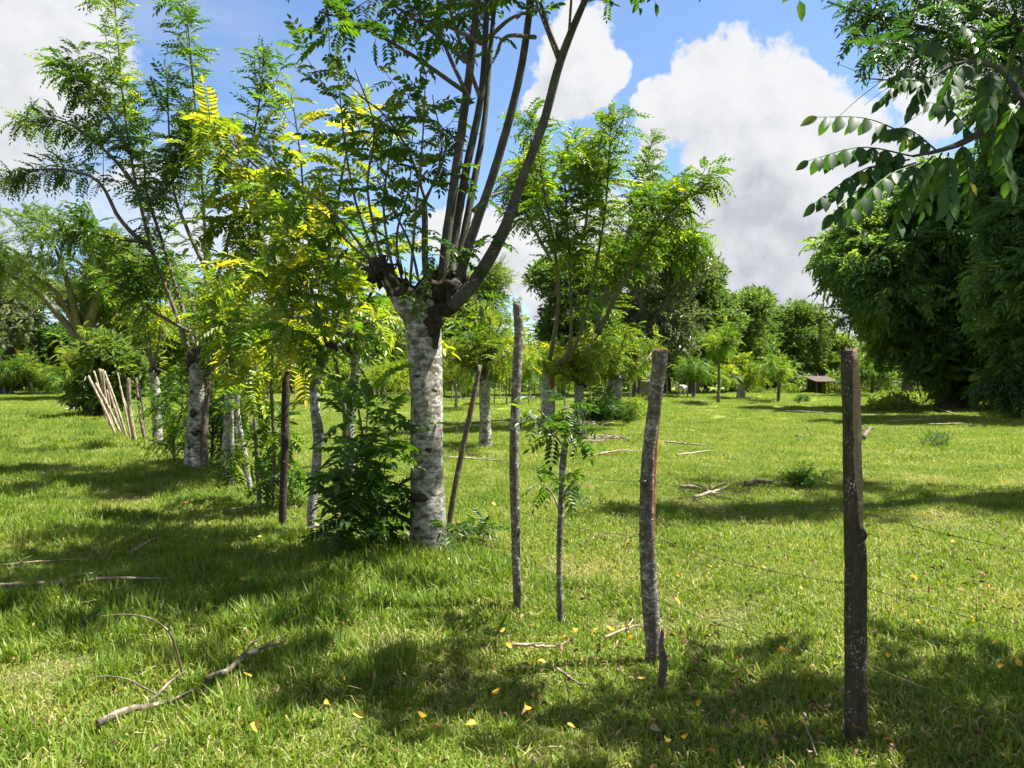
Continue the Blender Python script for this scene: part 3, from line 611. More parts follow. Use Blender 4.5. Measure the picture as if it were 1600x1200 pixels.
def left_trees():
    stem_tree('pollarded_tree', 'tall feathery tree on a stout white-barked trunk with dark knots, far left of the fence', (306, 737), [(306, 737), (305, 700), (308, 640), (311, 590), (313, 560)], [.2, .165, .15, .15, .17], M['pale'],
        [[(300, 560), (268, 470), (235, 380), (205, 240), (190, 110), (180, -15)], [(312, 560), (285, 480), (255, 380), (230, 300), (225, 220), (205, 150)], [(318, 560), (322, 440), (318, 300), (305, 150), (292, 5)],
         [(240, 395), (190, 345), (150, 280), (70, 265), (20, 285)], [(218, 300), (180, 250), (120, 200), (60, 180)], [(230, 320), (265, 290), (285, 255), (300, 200)], [(205, 240), (170, 180), (140, 140), (120, 110)],
         [(235, 380), (170, 370), (110, 355)], [(310, 560), (330, 470), (370, 330), (400, 200), (415, 85)], [(300, 520), (230, 480), (200, 440)], [(310, 560), (300, 470), (275, 430), (240, 430)], [(322, 420), (290, 350), (270, 280), (262, 110)]],
        ('mid', .38, .034, (.42, .66)), .032, 5, .62, .44, .2, 21, subang=.55)
    tt = [o for o in bpy.data.objects if o.get('label', '').startswith('tall feathery tree on a stout')][0]; Y = tt.location[1]
    for px, py, r in [(302, 645, .05), (304, 676, .045), (309, 672, .035), (296, 700, .03), (300, 612, .03)]: V, Fs = blob(P(px, py, Y-.155), r, py, .4, 12, 8, (1.3, .5, 1)); part('knot', V, Fs, M['black'], tt)
    V, Fs = tube([P(320, 742, Y-.05), P(319, 700, Y-.08), P(320, 640, Y-.06), P(326, 590, Y), P(335, 560, Y)], [.075, .06, .06, .06, .07], 12, 26, .08, 14); part('side_stem', V, Fs, M['dead'], tt)
    V, Fs = tube([P(312, 565, Y), P(328, 568, Y), P(338, 550, Y)], [.12, .1, .06], 12, 12, .2, 15); part('pollard_head', V, Fs, M['black'], tt)
    stem_tree('slim_tree', 'white-barked slim stem behind the bush with a black burr on top and yellow-green crown', (547, 742), [(547, 742), (546, 690), (549, 620), (556, 575), (552, 545)], [.095, .085, .08, .075, .07], M['pale'],
        [[(538, 690), (538, 640), (515, 520), (495, 430), (478, 350), (470, 240), (455, 140)], [(520, 540), (490, 460), (440, 380), (400, 300), (360, 200)], [(500, 450), (520, 360), (540, 250), (560, 180)], [(552, 545), (570, 480), (600, 420), (610, 390)], [(480, 360), (440, 300), (380, 240), (330, 190)],
         [(552, 545), (540, 470), (520, 400), (500, 330)], [(440, 380), (400, 350), (360, 350)], [(490, 430), (430, 420), (380, 400)]],
        ('comb', .55, .092, (.58, .93)), .032, 4, .75, .22, .15, 33, dys=[-.1, -.35, .1, -.2, -.5, .3, -.3, -.2], max_parts=150)
    stem_tree('slim_tree', 'knobbly thin grey stem with a forked cut top left of the bush', (489, 838), [(489, 838), (487, 800), (497, 690), (491, 620), (500, 575), (514, 545)], [.055, .045, .05, .046, .048, .04], M['pale'],
        [[(514, 545), (490, 490), (450, 450), (420, 400)], [(514, 545), (530, 480), (520, 420), (500, 360)], [(495, 590), (470, 540), (440, 520)], [(510, 548), (560, 510), (600, 500)], [(512, 545), (480, 430), (440, 350), (400, 310)]],
        ('comb', .44, .07, (.5, .9)), .014, 3, .4, .25, .06, 41, max_parts=80)
    stem_tree('sapling', 'slender sapling with bright yellow leaf sprays between the pale stems and the dark post', (426, 800), [(426, 800), (428, 700), (424, 600), (430, 490)], [.022, .02, .017, .012], M['branch'],
        [[(430, 500), (400, 520), (370, 545)], [(430, 500), (470, 500), (500, 530)], [(428, 540), (450, 560), (480, 585)], [(428, 560), (400, 590), (370, 600)], [(430, 480), (440, 440), (430, 400)], [(430, 520), (380, 500), (350, 520)], [(430, 490), (410, 450), (380, 440)]],
        ('comb', .46, .065, (.72, .92)), .008, 2, .25, .2, None, 47, max_parts=120)
    stem_tree('sapling', 'leafy brown sapling just left of the dark post with drooping green leaves', (405, 790), [(405, 790), (400, 700), (396, 640), (394, 590)], [.026, .023, .02, .014], M['branch'],
        [[(398, 660), (380, 640), (370, 660)], [(398, 680), (430, 660), (450, 690)], [(396, 640), (420, 620), (440, 640)], [(403, 740), (440, 710), (455, 740)], [(400, 700), (370, 700), (350, 730)], [(404, 760), (430, 750), (445, 775)], [(396, 620), (400, 580), (390, 540)]],
        ('comb', .36, .075, (.4, .65)), .008, 1, .3, .1, None, 53, max_parts=80)
    for k, (lab, base, tr, rd) in enumerate([('leftmost of the three white-barked fence stems with a split top', (348, 752), [(348, 752), (352, 690), (356, 620), (362, 570)], [.05, .045, .042, .035]),
            ('middle of the three white-barked fence stems, thinnest and upright', (364, 760), [(364, 760), (362, 690), (362, 620), (360, 585)], [.032, .03, .028, .026]),
            ('white-barked fence stem leaning left, right of the three', (391, 766), [(391, 766), (382, 710), (372, 650), (368, 580)], [.04, .036, .034, .03])]):
        stem_tree('slim_tree', lab, base, tr, rd, M['pale'], [[tr[-1], (tr[-1][0]-20, 530), (tr[-1][0]-40, 490)], [tr[-1], (tr[-1][0]+15, 520), (tr[-1][0]+10, 470)], [tr[-1], (tr[-1][0]-6, 520), (tr[-1][0]-20, 440)]],
                  ('mid', .34, .05, (.4, .8)), .012, 4, .5, .2, None, 60+k, group='white-barked stems of the live fence')
    stem_tree('pollarded_tree', 'small pollard with a pale top and brown lower trunk beside the leaning stakes', (246, 702), [(246, 702), (245, 650), (243, 620), (240, 580)], [.11, .1, .1, .09], M['pale'],
        [[(240, 580), (230, 540), (225, 500)], [(240, 580), (250, 520), (250, 440), (240, 380)], [(240, 580), (210, 500), (190, 430)], [(240, 580), (225, 480), (200, 400)], [(240, 580), (265, 480), (280, 420)]],
        ('mid', .38, .055, (.5, .85)), .02, 4, .6, .35, .1, 71)
    stem_tree('leafy_shrub', 'green leafy shrub crowding the left foot of the white-barked trunk', (272, 725), [(272, 725), (270, 680), (272, 640)], [.03, .025, .02], M['branch'],
        [[(272, 690), (262, 640), (256, 605)], [(272, 690), (285, 630), (280, 580)], [(272, 710), (256, 695), (246, 690)], [(272, 700), (256, 655), (250, 630)], [(272, 715), (290, 690), (290, 660)]],
        ('mid', .3, .05, (.45, .7)), .012, 4, .4, .1, None, 77, cat='shrub')
    stem_tree('leafy_shrub', 'bushy green shrub between the white trunk and the pale stems', (330, 725), [(330, 725), (332, 680), (335, 640)], [.03, .025, .02], M['branch'],
        [[(332, 690), (320, 630), (340, 580)], [(332, 690), (345, 640), (335, 590)], [(332, 700), (350, 670), (370, 650)], [(332, 690), (350, 620), (380, 590)], [(332, 700), (330, 640), (320, 600)], [(330, 715), (345, 700), (360, 705)]],
        ('mid', .36, .045, (.25, .5)), .014, 5, .5, .1, None, 79, cat='shrub', depth=14)
    # dark broad-leaved bush at the foot of the big trunk
    stem_tree('sapling_bush', 'dark green bush of long feathered leaves at the left foot of the big trunk', (585, 872), [(585, 872), (580, 800), (572, 720), (560, 640)], [.02, .018, .014, .009], M['branch'],
        [[(584, 862), (566, 770), (548, 690), (540, 640)], [(585, 862), (596, 770), (606, 690), (612, 640)], [(583, 850), (572, 740), (574, 640), (580, 600)], [(584, 860), (548, 815), (525, 770)], [(584, 862), (545, 850), (522, 835)], [(584, 862), (600, 830), (610, 790)], [(582, 850), (560, 800), (545, 760)]],
        ('comb', .4, .06, (.2, .5)), .007, 1, .25, .15, None, 83, cat='bush', max_parts=260)
    stem_tree('sapling', 'small leafy sapling on a thin crooked stem right of the tall thin post', (876, 966), [(876, 966), (874, 880), (877, 790), (880, 720), (884, 690)], [.022, .018, .02, .022, .018], M['post2'],
        [[(882, 700), (868, 682), (850, 672)], [(884, 695), (895, 680), (908, 668)], [(884, 690), (882, 660), (878, 640)], [(868, 682), (840, 660), (825, 650)], [(878, 640), (895, 635), (905, 640)], [(876, 800), (862, 770), (840, 752)], [(868, 680), (850, 650), (840, 640)], [(876, 790), (886, 765), (900, 750)]],
        ('near', .17, .05, (.25, .55)), .008, 1, .12, .25, None, 89, max_parts=160)
    stem_tree('weed_clump', 'low green leafy weed clump at the right foot of the big trunk', (720, 862), [(720, 862), (722, 850), (724, 840)], [.006, .005, .004], M['branch'],
        [[(720, 860), (700, 835), (690, 830)], [(720, 860), (730, 830), (745, 820)], [(720, 860), (745, 845), (765, 835)], [(720, 860), (715, 830), (705, 815)]], ('near', .24, .06, (.2, .4)), .004, 1, .15, .1, None, 97, cat='weed', max_parts=60)
left_trees()

def stakes():
    # cut stakes leaning together beside the fence on the left
    st = [((183, 683), (138, 588)), ((190, 680), (150, 600)), ((174, 668), (156, 576)), ((178, 672), (160, 578)), ((168, 660), (147, 580)), ((195, 681), (166, 592)), ((199, 686), (163, 580)), ((205, 688), (188, 604)), ((212, 693), (201, 592)), ((207, 690), (203, 594)), ((229, 699), (213, 592)), ((224, 697), (216, 600)), ((172, 664), (167, 610)), ((208, 660), (184, 583)), ((165, 655), (161, 580))]
    labs = ['pale stake leaning furthest left in the bundle', 'second pale stake in the leaning bundle, close behind the leftmost', 'upright pale stake at the middle of the leaning bundle', 'tallest upright pale stake of the leaning bundle', 'thin stake at the back left of the leaning bundle',
            'pale stake crossing the leaning bundle with its top near the middle', 'long stake slanting left across the right side of the bundle', 'thin stake leaning left, right of the bundle', 'thickest pale stake standing right of the leaning bundle', 'thin straight stake beside the thickest pale stake', 'dark crooked stake with a broken tip right of the bundle', 'thin grey stake just left of the dark crooked stake', 'short stake half hidden at the back of the leaning bundle', 'far stake leaning behind the right side of the bundle', 'slim far stake hidden behind the leaning bundle']
    for k, ((bx, by), (tx, ty)) in enumerate(st):
        b = G(bx, by); R = np.random.default_rng(k); Y = b[1]; e = P(tx, ty, Y+R.uniform(-.3, .3)); m_ = (b+e)/2+R.normal(0, .03, 3)
        r = [.05, .05, .055, .055, .035, .045, .045, .035, .075, .03, .06, .035, .04, .03, .035][k]*Y/26
        g = Geo(); g.add(*tube([b-[0, 0, .08], m_, e], [r, r*.95, r*.8], 10, 16, .09, k+5, .03))
        mesh_thing('fence_stake', g, M['dead' if k in (10, 11) else 'stick'], b, labs[k], 'stake', 'cut stakes leaning by the left fence')
stakes()

# ------------------------------------------------------------------ trees standing in the pasture
def auto_shoots(top, n, Lpx, spread, seed, up=1.0):
    R = np.random.default_rng(seed); out = []
    for k in range(n):
        a = (k+R.uniform(.2, .8))/n*2-1; L = Lpx*R.uniform(.65, 1.1); ax = a*spread
        out.append([top, (top[0]+math.sin(ax)*L*.5+R.normal(0, 2), top[1]-math.cos(ax)*L*.5*up), (top[0]+math.sin(ax*1.15)*L, top[1]-math.cos(ax*1.15)*L*up)])
    return out
def pasture_trees():
    stem_tree('pollarded_tree', 'tall feathery tree with wide curving limbs and a raw scar on its short trunk', (857, 664), [(857, 664), (857, 630), (856, 600), (857, 580)], [.24, .21, .2, .2], M['pale'],
        [[(856, 580), (872, 480), (868, 400), (850, 300), (836, 195)], [(858, 580), (890, 545), (890, 420), (885, 330), (880, 240)], [(858, 580), (895, 548), (920, 470), (945, 330), (955, 180)], [(858, 582), (900, 555), (935, 520), (970, 400), (1020, 215)], [(935, 522), (970, 450), (1040, 340), (1108, 285)],
         [(868, 420), (830, 350), (795, 280)], [(890, 430), (915, 350), (920, 230)], [(970, 400), (1000, 330), (1050, 300)], [(930, 520), (950, 450), (1000, 380)], [(945, 330), (925, 290), (905, 260)], [(1000, 420), (1040, 400), (1080, 385)], [(868, 400), (845, 330), (820, 260)]],
        ('mid', .74, .047, (.48, .7)), .062, 6, .85, .47, .2, 101, branchmat=M['branch'], subang=.55)
    t = bpy.data.objects[[o.name for o in bpy.data.objects if o.get('label', '').startswith('tall feathery tree with wide')][0]]
    b = G(857, 664); V, Fs = blob(P(862, 595, b[1]-.12), .2, 3, .3, 12, 10, (.6, .5, 1.3)); part('bark_scar', V, Fs, M['red'], t)
    specs = [('round-headed bright green pollard with white foot behind the leaning pole', (759, 700), (757, 588), .125, 12, 92, 1.15, ('mid', .36, .045, (.6, .8)), 4, .42),
             ('bright yellow-green pollard behind the crooked sapling', (905, 662), (905, 602), .17, 11, 84, 1.05, ('mid', .46, .055, (.66, .86)), 4, .55),
             ('dense bright green pollard with a shrub round its foot', (953, 657), (963, 588), .27, 13, 76, 1.15, ('mid', .46, .05, (.58, .8)), 4, .55),
             ('flat-topped little tree on twin pale trunks in mid field', (1158, 624), (1157, 592), .3, 12, 36, 1.35, ('mid', .8, .1, (.6, .8)), 4, .7)]
    for k, (lab, base, top, r, n, L, spr, leaf, subs, sl) in enumerate(specs):
        stem_tree('pollarded_tree', lab, base, [base, ((base[0]*2+top[0])/3, (base[1]*2+top[1])/3), top], [r*1.2, r, r*.95, r], M['pale'], auto_shoots(top, n, L, spr, 200+k, 1.0 if k < 3 else .75), leaf, .03*G(*base)[1]/20, subs, sl, .2, r*.9, 210+k, hmat=M['grey'])
    g2 = [('low round shrub at the foot of the dense pollard', (947, 659), 40, (.15, .35)), ('small bright shrub in the grass right of the dense pollard', (992, 655), 30, (.6, .75)), ('low dark tuft of shrub in mid field left of the shed', (1254, 629), 12, (.2, .4)), ('small leafy weed clump in the pasture right of the split post', (1255, 762), 30, (.2, .4)), ('bare twiggy shrub in the grass right of the dark post', (1463, 697), 26, (.3, .5))]
    for k, (lab, base, L, ti) in enumerate(g2):
        Y = G(*base)[1]; stem_tree('pasture_shrub', lab, base, [base, (base[0], base[1]-L*.3)], [.01*Y/10, .008*Y/10], M['branch'], auto_shoots((base[0], base[1]-2), 9, L, 1.35, 300+k), ('mid', L*Y/F*.42, L*Y/F*.05*(4 if k == 4 else 1), ti), .004*Y/10, 3, L*Y/F*.4, .1, None, 310+k, cat='shrub')
    # stubs and stumps
    for k, (lab, base, top, r) in enumerate([('peeling brown tree stump in front of the dark mango', (1010, 627), (1009, 595), .38), ('charred log end standing in the grass behind the crooked sapling', (908, 690), (905, 664), .16)]):
        b = G(*base); g = Geo(); g.add(*tube([P(*base, b[1])-[0, 0, .05], P((base[0]+top[0])/2, (base[1]+top[1])/2, b[1]), P(*top, b[1])], [r*1.25, r, r*.9], 14, 14, .15, k, .12)); mesh_thing('tree_stump', g, M['dead' if k == 0 else 'black'], b, lab, 'stump')
    # little trees further out: (label, base px, trunk top, crown length px, tint)
    far = [('thin little tree with a tall narrow crown in mid field', (1122, 630), (1123, 560), 46, (.5, .7), .6, 14), ('small leafy tree left of the flat-topped one', (1083, 622), (1085, 590), 30, (.4, .6), 1.3, 12), ('thin sapling standing alone near the brush pile', (1216, 627), (1216, 590), 30, (.5, .7), 1.0, 10),
           ('bushy small tree behind the dark nearest post', (1362, 616), (1363, 588), 42, (.4, .65), 1.6, 16), ('small tree at the left edge of the far left fence', (8, 617), (4, 598), 38, (.4, .6), 1.5, 12), ('small tree in the far left fence, second from the edge', (16, 617), (18, 600), 40, (.5, .7), 1.4, 12),
           ('leaning small tree on a pale crooked trunk in the far left fence', (54, 617), (44, 595), 42, (.5, .75), 1.5, 14), ('rounded small tree at the right of the far left fence', (73, 616), (70, 602), 30, (.45, .7), 1.5, 12), ('bright leafy bush tree behind the leaning stakes', (152, 652), (152, 585), 62, (.65, .85), 1.5, 16),
           ('young tree left of the round-headed pollard near the far fence', (712, 640), (712, 600), 48, (.55, .75), 1.5, 14), ('small bright tree left of the big trunk in the far fence', (600, 632), (600, 600), 40, (.6, .8), 1.5, 13), ('feathery young tree behind the two grey stems', (470, 632), (468, 590), 60, (.55, .8), 1.4, 14)]
    for k, (lab, base, top, L, ti, spr, n) in enumerate(far):
        Y = G(*base)[1]; Lm = L*Y/F
        stem_tree('young_tree', lab, base, [base, ((base[0]+top[0])/2+1, (base[1]+top[1])/2), top], [.0024*Y, .002*Y, .0016*Y], M['pale' if k in (4, 5, 6, 7, 9, 10) else 'branch'], auto_shoots(top, n, L, spr, 400+k), ('mid', max(.4, .012*Y), .0017*Y, ti), .0006*Y+.008, 4, Lm*.35, .15, None, 410+k)
pasture_trees()

# rows of look-alike thin trees and stakes in the far fence between the trunks
def seg(px):
    for lim, w in ((440, 'left of the dark cut post'), (545, 'right of the dark cut post'), (640, 'just left of the big trunk'), (760, 'just right of the big trunk'), (860, 'left of the tree with the raw scar'), (1000, 'behind the bright pollards'), (1e9, 'right of the grey split post')):
        if px < lim: return w
def far_fence():
    R = np.random.default_rng(77)
    protos = []
    for v in range(4):
        t = thing('fence_row_tree', 'thin young tree in the bright live fence row across the pasture', 'tree', (0, 0, 0), 'thin young trees in the far live fence')
        V, Fs = tube([[0, 0, -.1], [.05, .03, .9], [R.normal(0, .1), 0, 1.9]], [.06, .05, .045], 9, 12, .1, v); part('trunk', V, Fs, M['pale'], t)
        C = Crown('mid', .6, .075, (.5, .8), 500+v)
        for k in range(11):
            a = R.uniform(0, 6.28); e = R.uniform(.1, 1.35); L = R.uniform(.8, 1.7); d = np.array([math.cos(a)*math.cos(e), math.sin(a)*math.cos(e), math.sin(e)])
            p0 = np.array([0, 0, 1.8]); pts = [p0, p0+d*L*.5, p0+d*L-[0, 0, .1*L]]; C.twig(pts, .025, .008); C.leaves(pts, .15)
            for s in sub_shoots(pts, 3, .7, .3, .95, .8, v*50+k): C.twig(s, .01, .004); C.leaves(s, .1)
        C.finish(t, M['leaf'], M['branch']); protos.append(t)
    spots = [(px, 617+abs(px-600)*.02+R.uniform(0, 14)) for px in (392, 418, 448, 508, 530, 572, 586, 622, 636, 706, 728, 772, 792, 826, 846, 882, 934)]
    for i, (px, py) in enumerate(spots):
        b = G(px, py); src = protos[i % 4]
        if i < 4: o = src
        else:
            o = src.copy(); COL.objects.link(o)
            for ch in list(src.children):
                c = ch.copy(); COL.objects.link(c); c.parent = o
        o['label'] = 'thin young tree in the far live fence, '+seg(px)
        o.location = b; o.rotation_euler[2] = R.uniform(0, 6.28); s = R.uniform(.55, .95); o.scale = (s, s, s*R.uniform(.95, 1.3))
    g = Geo(); g.add(*tube([[0, 0, -.1], [.02, .02, .7], [.0, -.03, 1.5]], [.05, .045, .035], 8, 8, .1, 3)); me = g.mesh('fence_stake', smooth=True); me.materials.append(M['stick'])
    for i in range(46):
        px = 380+i*15.5+R.uniform(-5, 5); py = 618+R.uniform(0, 7); b = G(px, py); o = bpy.data.objects.new('fence_stake', me); COL.objects.link(o); o.location = b
        o.rotation_euler = (R.normal(0, .06), R.normal(0, .06), R.uniform(0, 6)); o.scale = (1, 1, R.uniform(.8, 1.3))
        tag(o, 'thin pale stake of the far fence, '+seg(px), 'stake', 'stakes of the far fence')
far_fence()

# ------------------------------------------------------------------ big background trees
def dense_tree(name, label, base, top_py, half_px, mat, seed, n=3000, size=.9, kind='sprig', lobes=26, zlow=.18, depth=None, trunk=.35, tint=(.2, .7), flat=1.0, shape=None, droop=0.0, group=None, offx=0.0, gap=.0, limbs=9, lob=None):
    Y = depth; bx = (base-800)/F*Y; b = np.array([bx, Y, 0.0]); h = CH+(H0-top_py)/F*Y; rx = half_px/F*Y
    if not lob: h *= 1.14; rx *= 1.12
    R = np.random.default_rng(seed); t = thing(name, label, 'tree', b, group)
    cz, rz = h*(1+zlow)/2, h*(1-zlow)/2; L = []
    for k in range(lobes):
        d = nrm(R.normal(0, 1, 3)); rad = R.uniform(.45, .86); c = np.array([bx+offx, Y, cz])+d*[rx*rad, rx*rad*.9, rz*rad*flat]; L.append((c, R.uniform(.24, .40)*min(rx, rz)*1.15))
    if lob: L = [(P(x, y, Y+R.normal(0, .9)*r/F*Y*.8), r/F*Y*.85) for x, y, r in lob]; n = int(n)
    V, Fs = tube([b-[0, 0, .2], [bx+R.normal(0, .15), Y, h*zlow*.6], [bx+R.normal(0, .4)+offx*.4, Y, h*.45]], [trunk*1.3, trunk, trunk*.55], 12, 18, .1, seed); part('trunk', V, Fs, M['branch'], t)
    for k in range(limbs):
        e = L[k % len(L)][0]; s = np.array([bx+offx*.2, Y, h*R.uniform(zlow*.7, .42)]); V, Fs = tube([s, (s+e)/2+[0, 0, .06*h], e], [trunk*.5, trunk*.3, trunk*.1], 7, 12, .05, seed+k); part('limb', V, Fs, M['branch'], t)
    L2 = []
    for c, r in L:
        for k in range(6): d = nrm(R.normal(0, 1, 3)+[0, -.25, .25]); L2.append((c+d*r*R.uniform(.45, .9)*[1.1, 1.1, .85], r*R.uniform(.3, .52)))
        L2.append((c, r*.55))
    L = L2
    P_, D_, T_ = [], [], []; per = n//lobes; w = np.array([r*r for _, r in L]); w = (w/w.sum()*n).astype(int)
    for (c, r), m_ in zip(L, w):
        d = nrm(R.normal(0, 1, (m_, 3))); d[:, 2] = np.where(R.uniform(0, 1, m_) < .65, np.abs(d[:, 2]), d[:, 2]); rr = r*np.where(R.uniform(0, 1, m_) < .8, R.uniform(.5, 1.05, m_)**.7, R.uniform(.9, 1.35, m_))
        P_.append(c+d*rr[:, None]*[1.15, 1.15, .8]); D_.append(nrm(d+R.normal(0, .45, (m_, 3))-[0, 0, droop])); T_.append(np.clip(R.uniform(*tint)+R.normal(0, .13, m_), 0, 1))
    Pp, Dd, Tt = np.concatenate(P_), np.concatenate(D_), np.concatenate(T_); keep = Pp[:, 2] > .3
    if gap:
        ph = R.uniform(0, 6, 3); f = 2.2/rx*2; q = np.sin(Pp[:, 0]*f+ph[0])+np.sin(Pp[:, 2]*f*1.3+ph[1])+np.sin(Pp[:, 1]*f+ph[2]); keep &= q > -1.2+gap
    Pp, Dd, Tt = Pp[keep], Dd[keep], Tt[keep]
    g = Geo(); scatter(g, kind, Pp, Dd, nrm(UPV+R.normal(0, .4, Dd.shape)), size*R.uniform(.7, 1.2, len(Pp)), Tt); g.build('foliage', mat, t, kind='stuff')
    return t
def background():
    D = dense_tree
    # centre and right of centre
    D('mango_tree', 'broad dark grey-green mango tree behind the feathery tree', 1000, 392, 92, M['leaf_mango'], 601, 5200, .95, depth=62, zlow=.1, trunk=.6, tint=(.2, .7))
    D('large_tree', 'tall dark tree rising right of the mango', 1085, 412, 66, M['leaf_far'], 602, 4200, 1.1, depth=72, zlow=.08, trunk=.5, tint=(.15, .5))
    D('large_tree', 'layered green tree sloping down behind the flat-topped little tree', 1150, 452, 62, M['leaf_far'], 603, 3800, 1.1, depth=78, zlow=.06, trunk=.5, tint=(.3, .6))
    D('large_tree', 'rounded dark green tree left of the shed', 1228, 480, 56, M['leaf_far'], 604, 3600, 1.1, depth=88, zlow=.06, trunk=.5, tint=(.15, .55))
    D('large_tree', 'dim green tree filling the dip between the layered and the rounded trees', 1190, 474, 46, M['leaf_far'], 625, 2600, 1.1, depth=96, zlow=.05, trunk=.4, tint=(.2, .5))
    D('large_tree', 'green tree rising between the mango and the tall dark tree', 1040, 420, 50, M['leaf_far'], 626, 3000, 1.1, depth=82, zlow=.05, trunk=.4, tint=(.25, .6))
    D('large_tree', 'bright green tree standing over the shed roof', 1292, 520, 40, M['leaf_far'], 605, 2600, 1.0, depth=92, zlow=.1, trunk=.4, tint=(.5, .85))
    D('large_tree', 'green tree behind the round-headed pollard', 880, 415, 68, M['leaf_far'], 606, 3600, 1.0, depth=66, zlow=.1, trunk=.4, tint=(.2, .5))
    D('umbrella_tree', 'airy flat-layered tree seen between the big trunk and tall post', 740, 425, 78, M['leaf_far'], 607, 2600, 1.0, kind='fine', depth=70, zlow=.45, trunk=.35, tint=(.55, .8), flat=.9, gap=.5)
    D('large_tree', 'pale green bushy tree just right of the big trunk', 722, 482, 52, M['leaf_far'], 608, 2600, .9, depth=60, zlow=.08, trunk=.35, tint=(.5, .85))
    D('large_tree', 'airy yellowish tree seen between the black burr and the big trunk', 590, 480, 66, M['leaf_far'], 609, 2400, 1.0, kind='fine', depth=70, zlow=.3, trunk=.35, tint=(.5, .85), gap=.3)
    D('large_tree', 'dark tree low behind the bush left of the big trunk', 615, 545, 60, M['leaf_far'], 610, 2200, 1.0, depth=80, zlow=.05, trunk=.4, tint=(.15, .45))
    D('large_tree', 'green tree behind the pale fence stems', 450, 500, 80, M['leaf_far'], 611, 2600, 1.0, depth=75, zlow=.08, trunk=.4, tint=(.4, .7))
    D('large_tree', 'green tree behind the white-barked trunk', 330, 470, 85, M['leaf_far'], 612, 3000, 1.0, depth=70, zlow=.08, trunk=.4, tint=(.4, .75))
    # left
    D('rain_tree', 'wide-spreading tree with bare forked limbs at the far left', 128, 362, 135, M['leaf_far'], 613, 5200, .95, kind='fine', depth=55, zlow=.38, trunk=.6, tint=(.35, .75), gap=.35, limbs=18)
    D('large_tree', 'greyish tree crown at the left edge of the picture', 10, 440, 80, M['leaf_mango'], 614, 3200, 1.0, depth=72, zlow=.1, trunk=.5, tint=(.3, .7))
    D('large_tree', 'yellowish green tree low at the left edge', 20, 512, 62, M['leaf_far'], 615, 2600, 1.0, depth=82, zlow=.12, trunk=.4, tint=(.6, .95))
    D('dark_tree', 'dark green dense tree left of the leaning stakes', 100, 515, 42, M['leaf_dark'], 616, 2600, .95, depth=74, zlow=.02, trunk=.4, tint=(.2, .6))
    D('hedge_tree', 'leafy hedge tree close behind the leaning stakes', 160, 545, 45, M['leaf_far'], 617, 2600, .6, depth=30, zlow=.0, trunk=.15, tint=(.35, .75))
    D('large_tree', 'green tree behind the small pollard and stakes', 215, 480, 70, M['leaf_far'], 618, 2800, 1.0, depth=60, zlow=.08, trunk=.4, tint=(.45, .8))
    # big shady trees on the right
    D('shade_tree', 'huge dark tree with drooping foliage over the right of the pasture', 1490, 255, 165, M['leaf_dark'], 621, 9000, .85, kind='drop', depth=38, zlow=.2, trunk=.7, tint=(.2, .95), droop=.35, lobes=40, limbs=14, lob=[(1350, 405, 62), (1318, 440, 34), (1322, 385, 40), (1400, 350, 62), (1390, 430, 72), (1352, 480, 42), (1450, 400, 80), (1430, 500, 62), (1500, 330, 80), (1520, 430, 90), (1560, 350, 90), (1580, 470, 90), (1390, 545, 34), (1480, 560, 60), (1540, 560, 70), (1600, 560, 80), (1600, 300, 100), (1445, 310, 50), (1300, 410, 22), (1340, 340, 30), (1335, 500, 22)])
    D('shade_tree', 'dark leafy tree filling the right edge behind the overhanging branch', 1660, 110, 140, M['leaf_dark'], 622, 8000, .75, kind='drop', depth=29, zlow=.02, trunk=.6, tint=(.25, .7), droop=.25, lobes=40, limbs=12, lob=[(1590, 250, 60), (1625, 170, 80), (1605, 350, 75), (1590, 450, 55), (1605, 560, 62), (1578, 605, 36), (1640, 450, 100), (1660, 280, 110), (1560, 520, 30), (1680, 580, 100), (1560, 300, 35)])
    D('shade_tree', 'low dark undergrowth tree at the foot of the huge shady tree', 1520, 470, 100, M['leaf_dark'], 623, 7000, .7, kind='drop', depth=37, zlow=.0, trunk=.3, tint=(.3, .8), droop=.1, lobes=30)
    D('shade_tree', 'dark tree further back under the huge crown, beside the pale fence', 1420, 455, 62, M['leaf_dark'], 624, 5200, .9, depth=62, zlow=.22, trunk=.4, tint=(.2, .6), lobes=28)
    # shrubs and saplings growing thick under the far trees
    g = Geo(); R = np.random.default_rng(19)
    for x in np.arange(-70, 62, 1.5):
        y = 80+R.uniform(-3, 9)+abs(x)*.03; h = R.uniform(1.0, 3.2); m_ = 70; ti = R.uniform(.15, .75)
        d = nrm(R.normal(0, 1, (m_, 3))); d[:, 2] = np.abs(d[:, 2]); p = np.array([x, y, 0])+d*[1.5, 1.3, h]*R.uniform(.5, 1, (m_, 1)); scatter(g, 'sprig', p, nrm(d+R.normal(0, .4, d.shape)), nrm(UPV+R.normal(0, .4, d.shape)), .95, np.clip(ti+R.normal(0, .12, m_), 0, 1))
    g.build('undergrowth', M['leaf_far'], kind='stuff', label='tangled green undergrowth below the far trees at the pasture edge')
    # distant wood closing the view
    g = Geo(); R = np.random.default_rng(9)
    for x in np.arange(-190, 190, 5.0):
        y = 125+R.uniform(-12, 25); h = R.uniform(6, 11); m_ = 240
        d = nrm(R.normal(0, 1, (m_, 3))); d[:, 2] = np.abs(d[:, 2]); p = np.array([x, y, 0])+d*[4.4, 3.5, h]*R.uniform(.6, 1, (m_, 1)); scatter(g, 'sprig', p, nrm(d+R.normal(0, .4, d.shape)), nrm(UPV+R.normal(0, .4, d.shape)), 1.7, np.clip(R.uniform(.2, .7)+R.normal(0, .1, m_), 0, 1))
    g.build('distant_wood', M['leaf_far'], kind='stuff', label='distant green wood closing the view behind the pasture')
background()

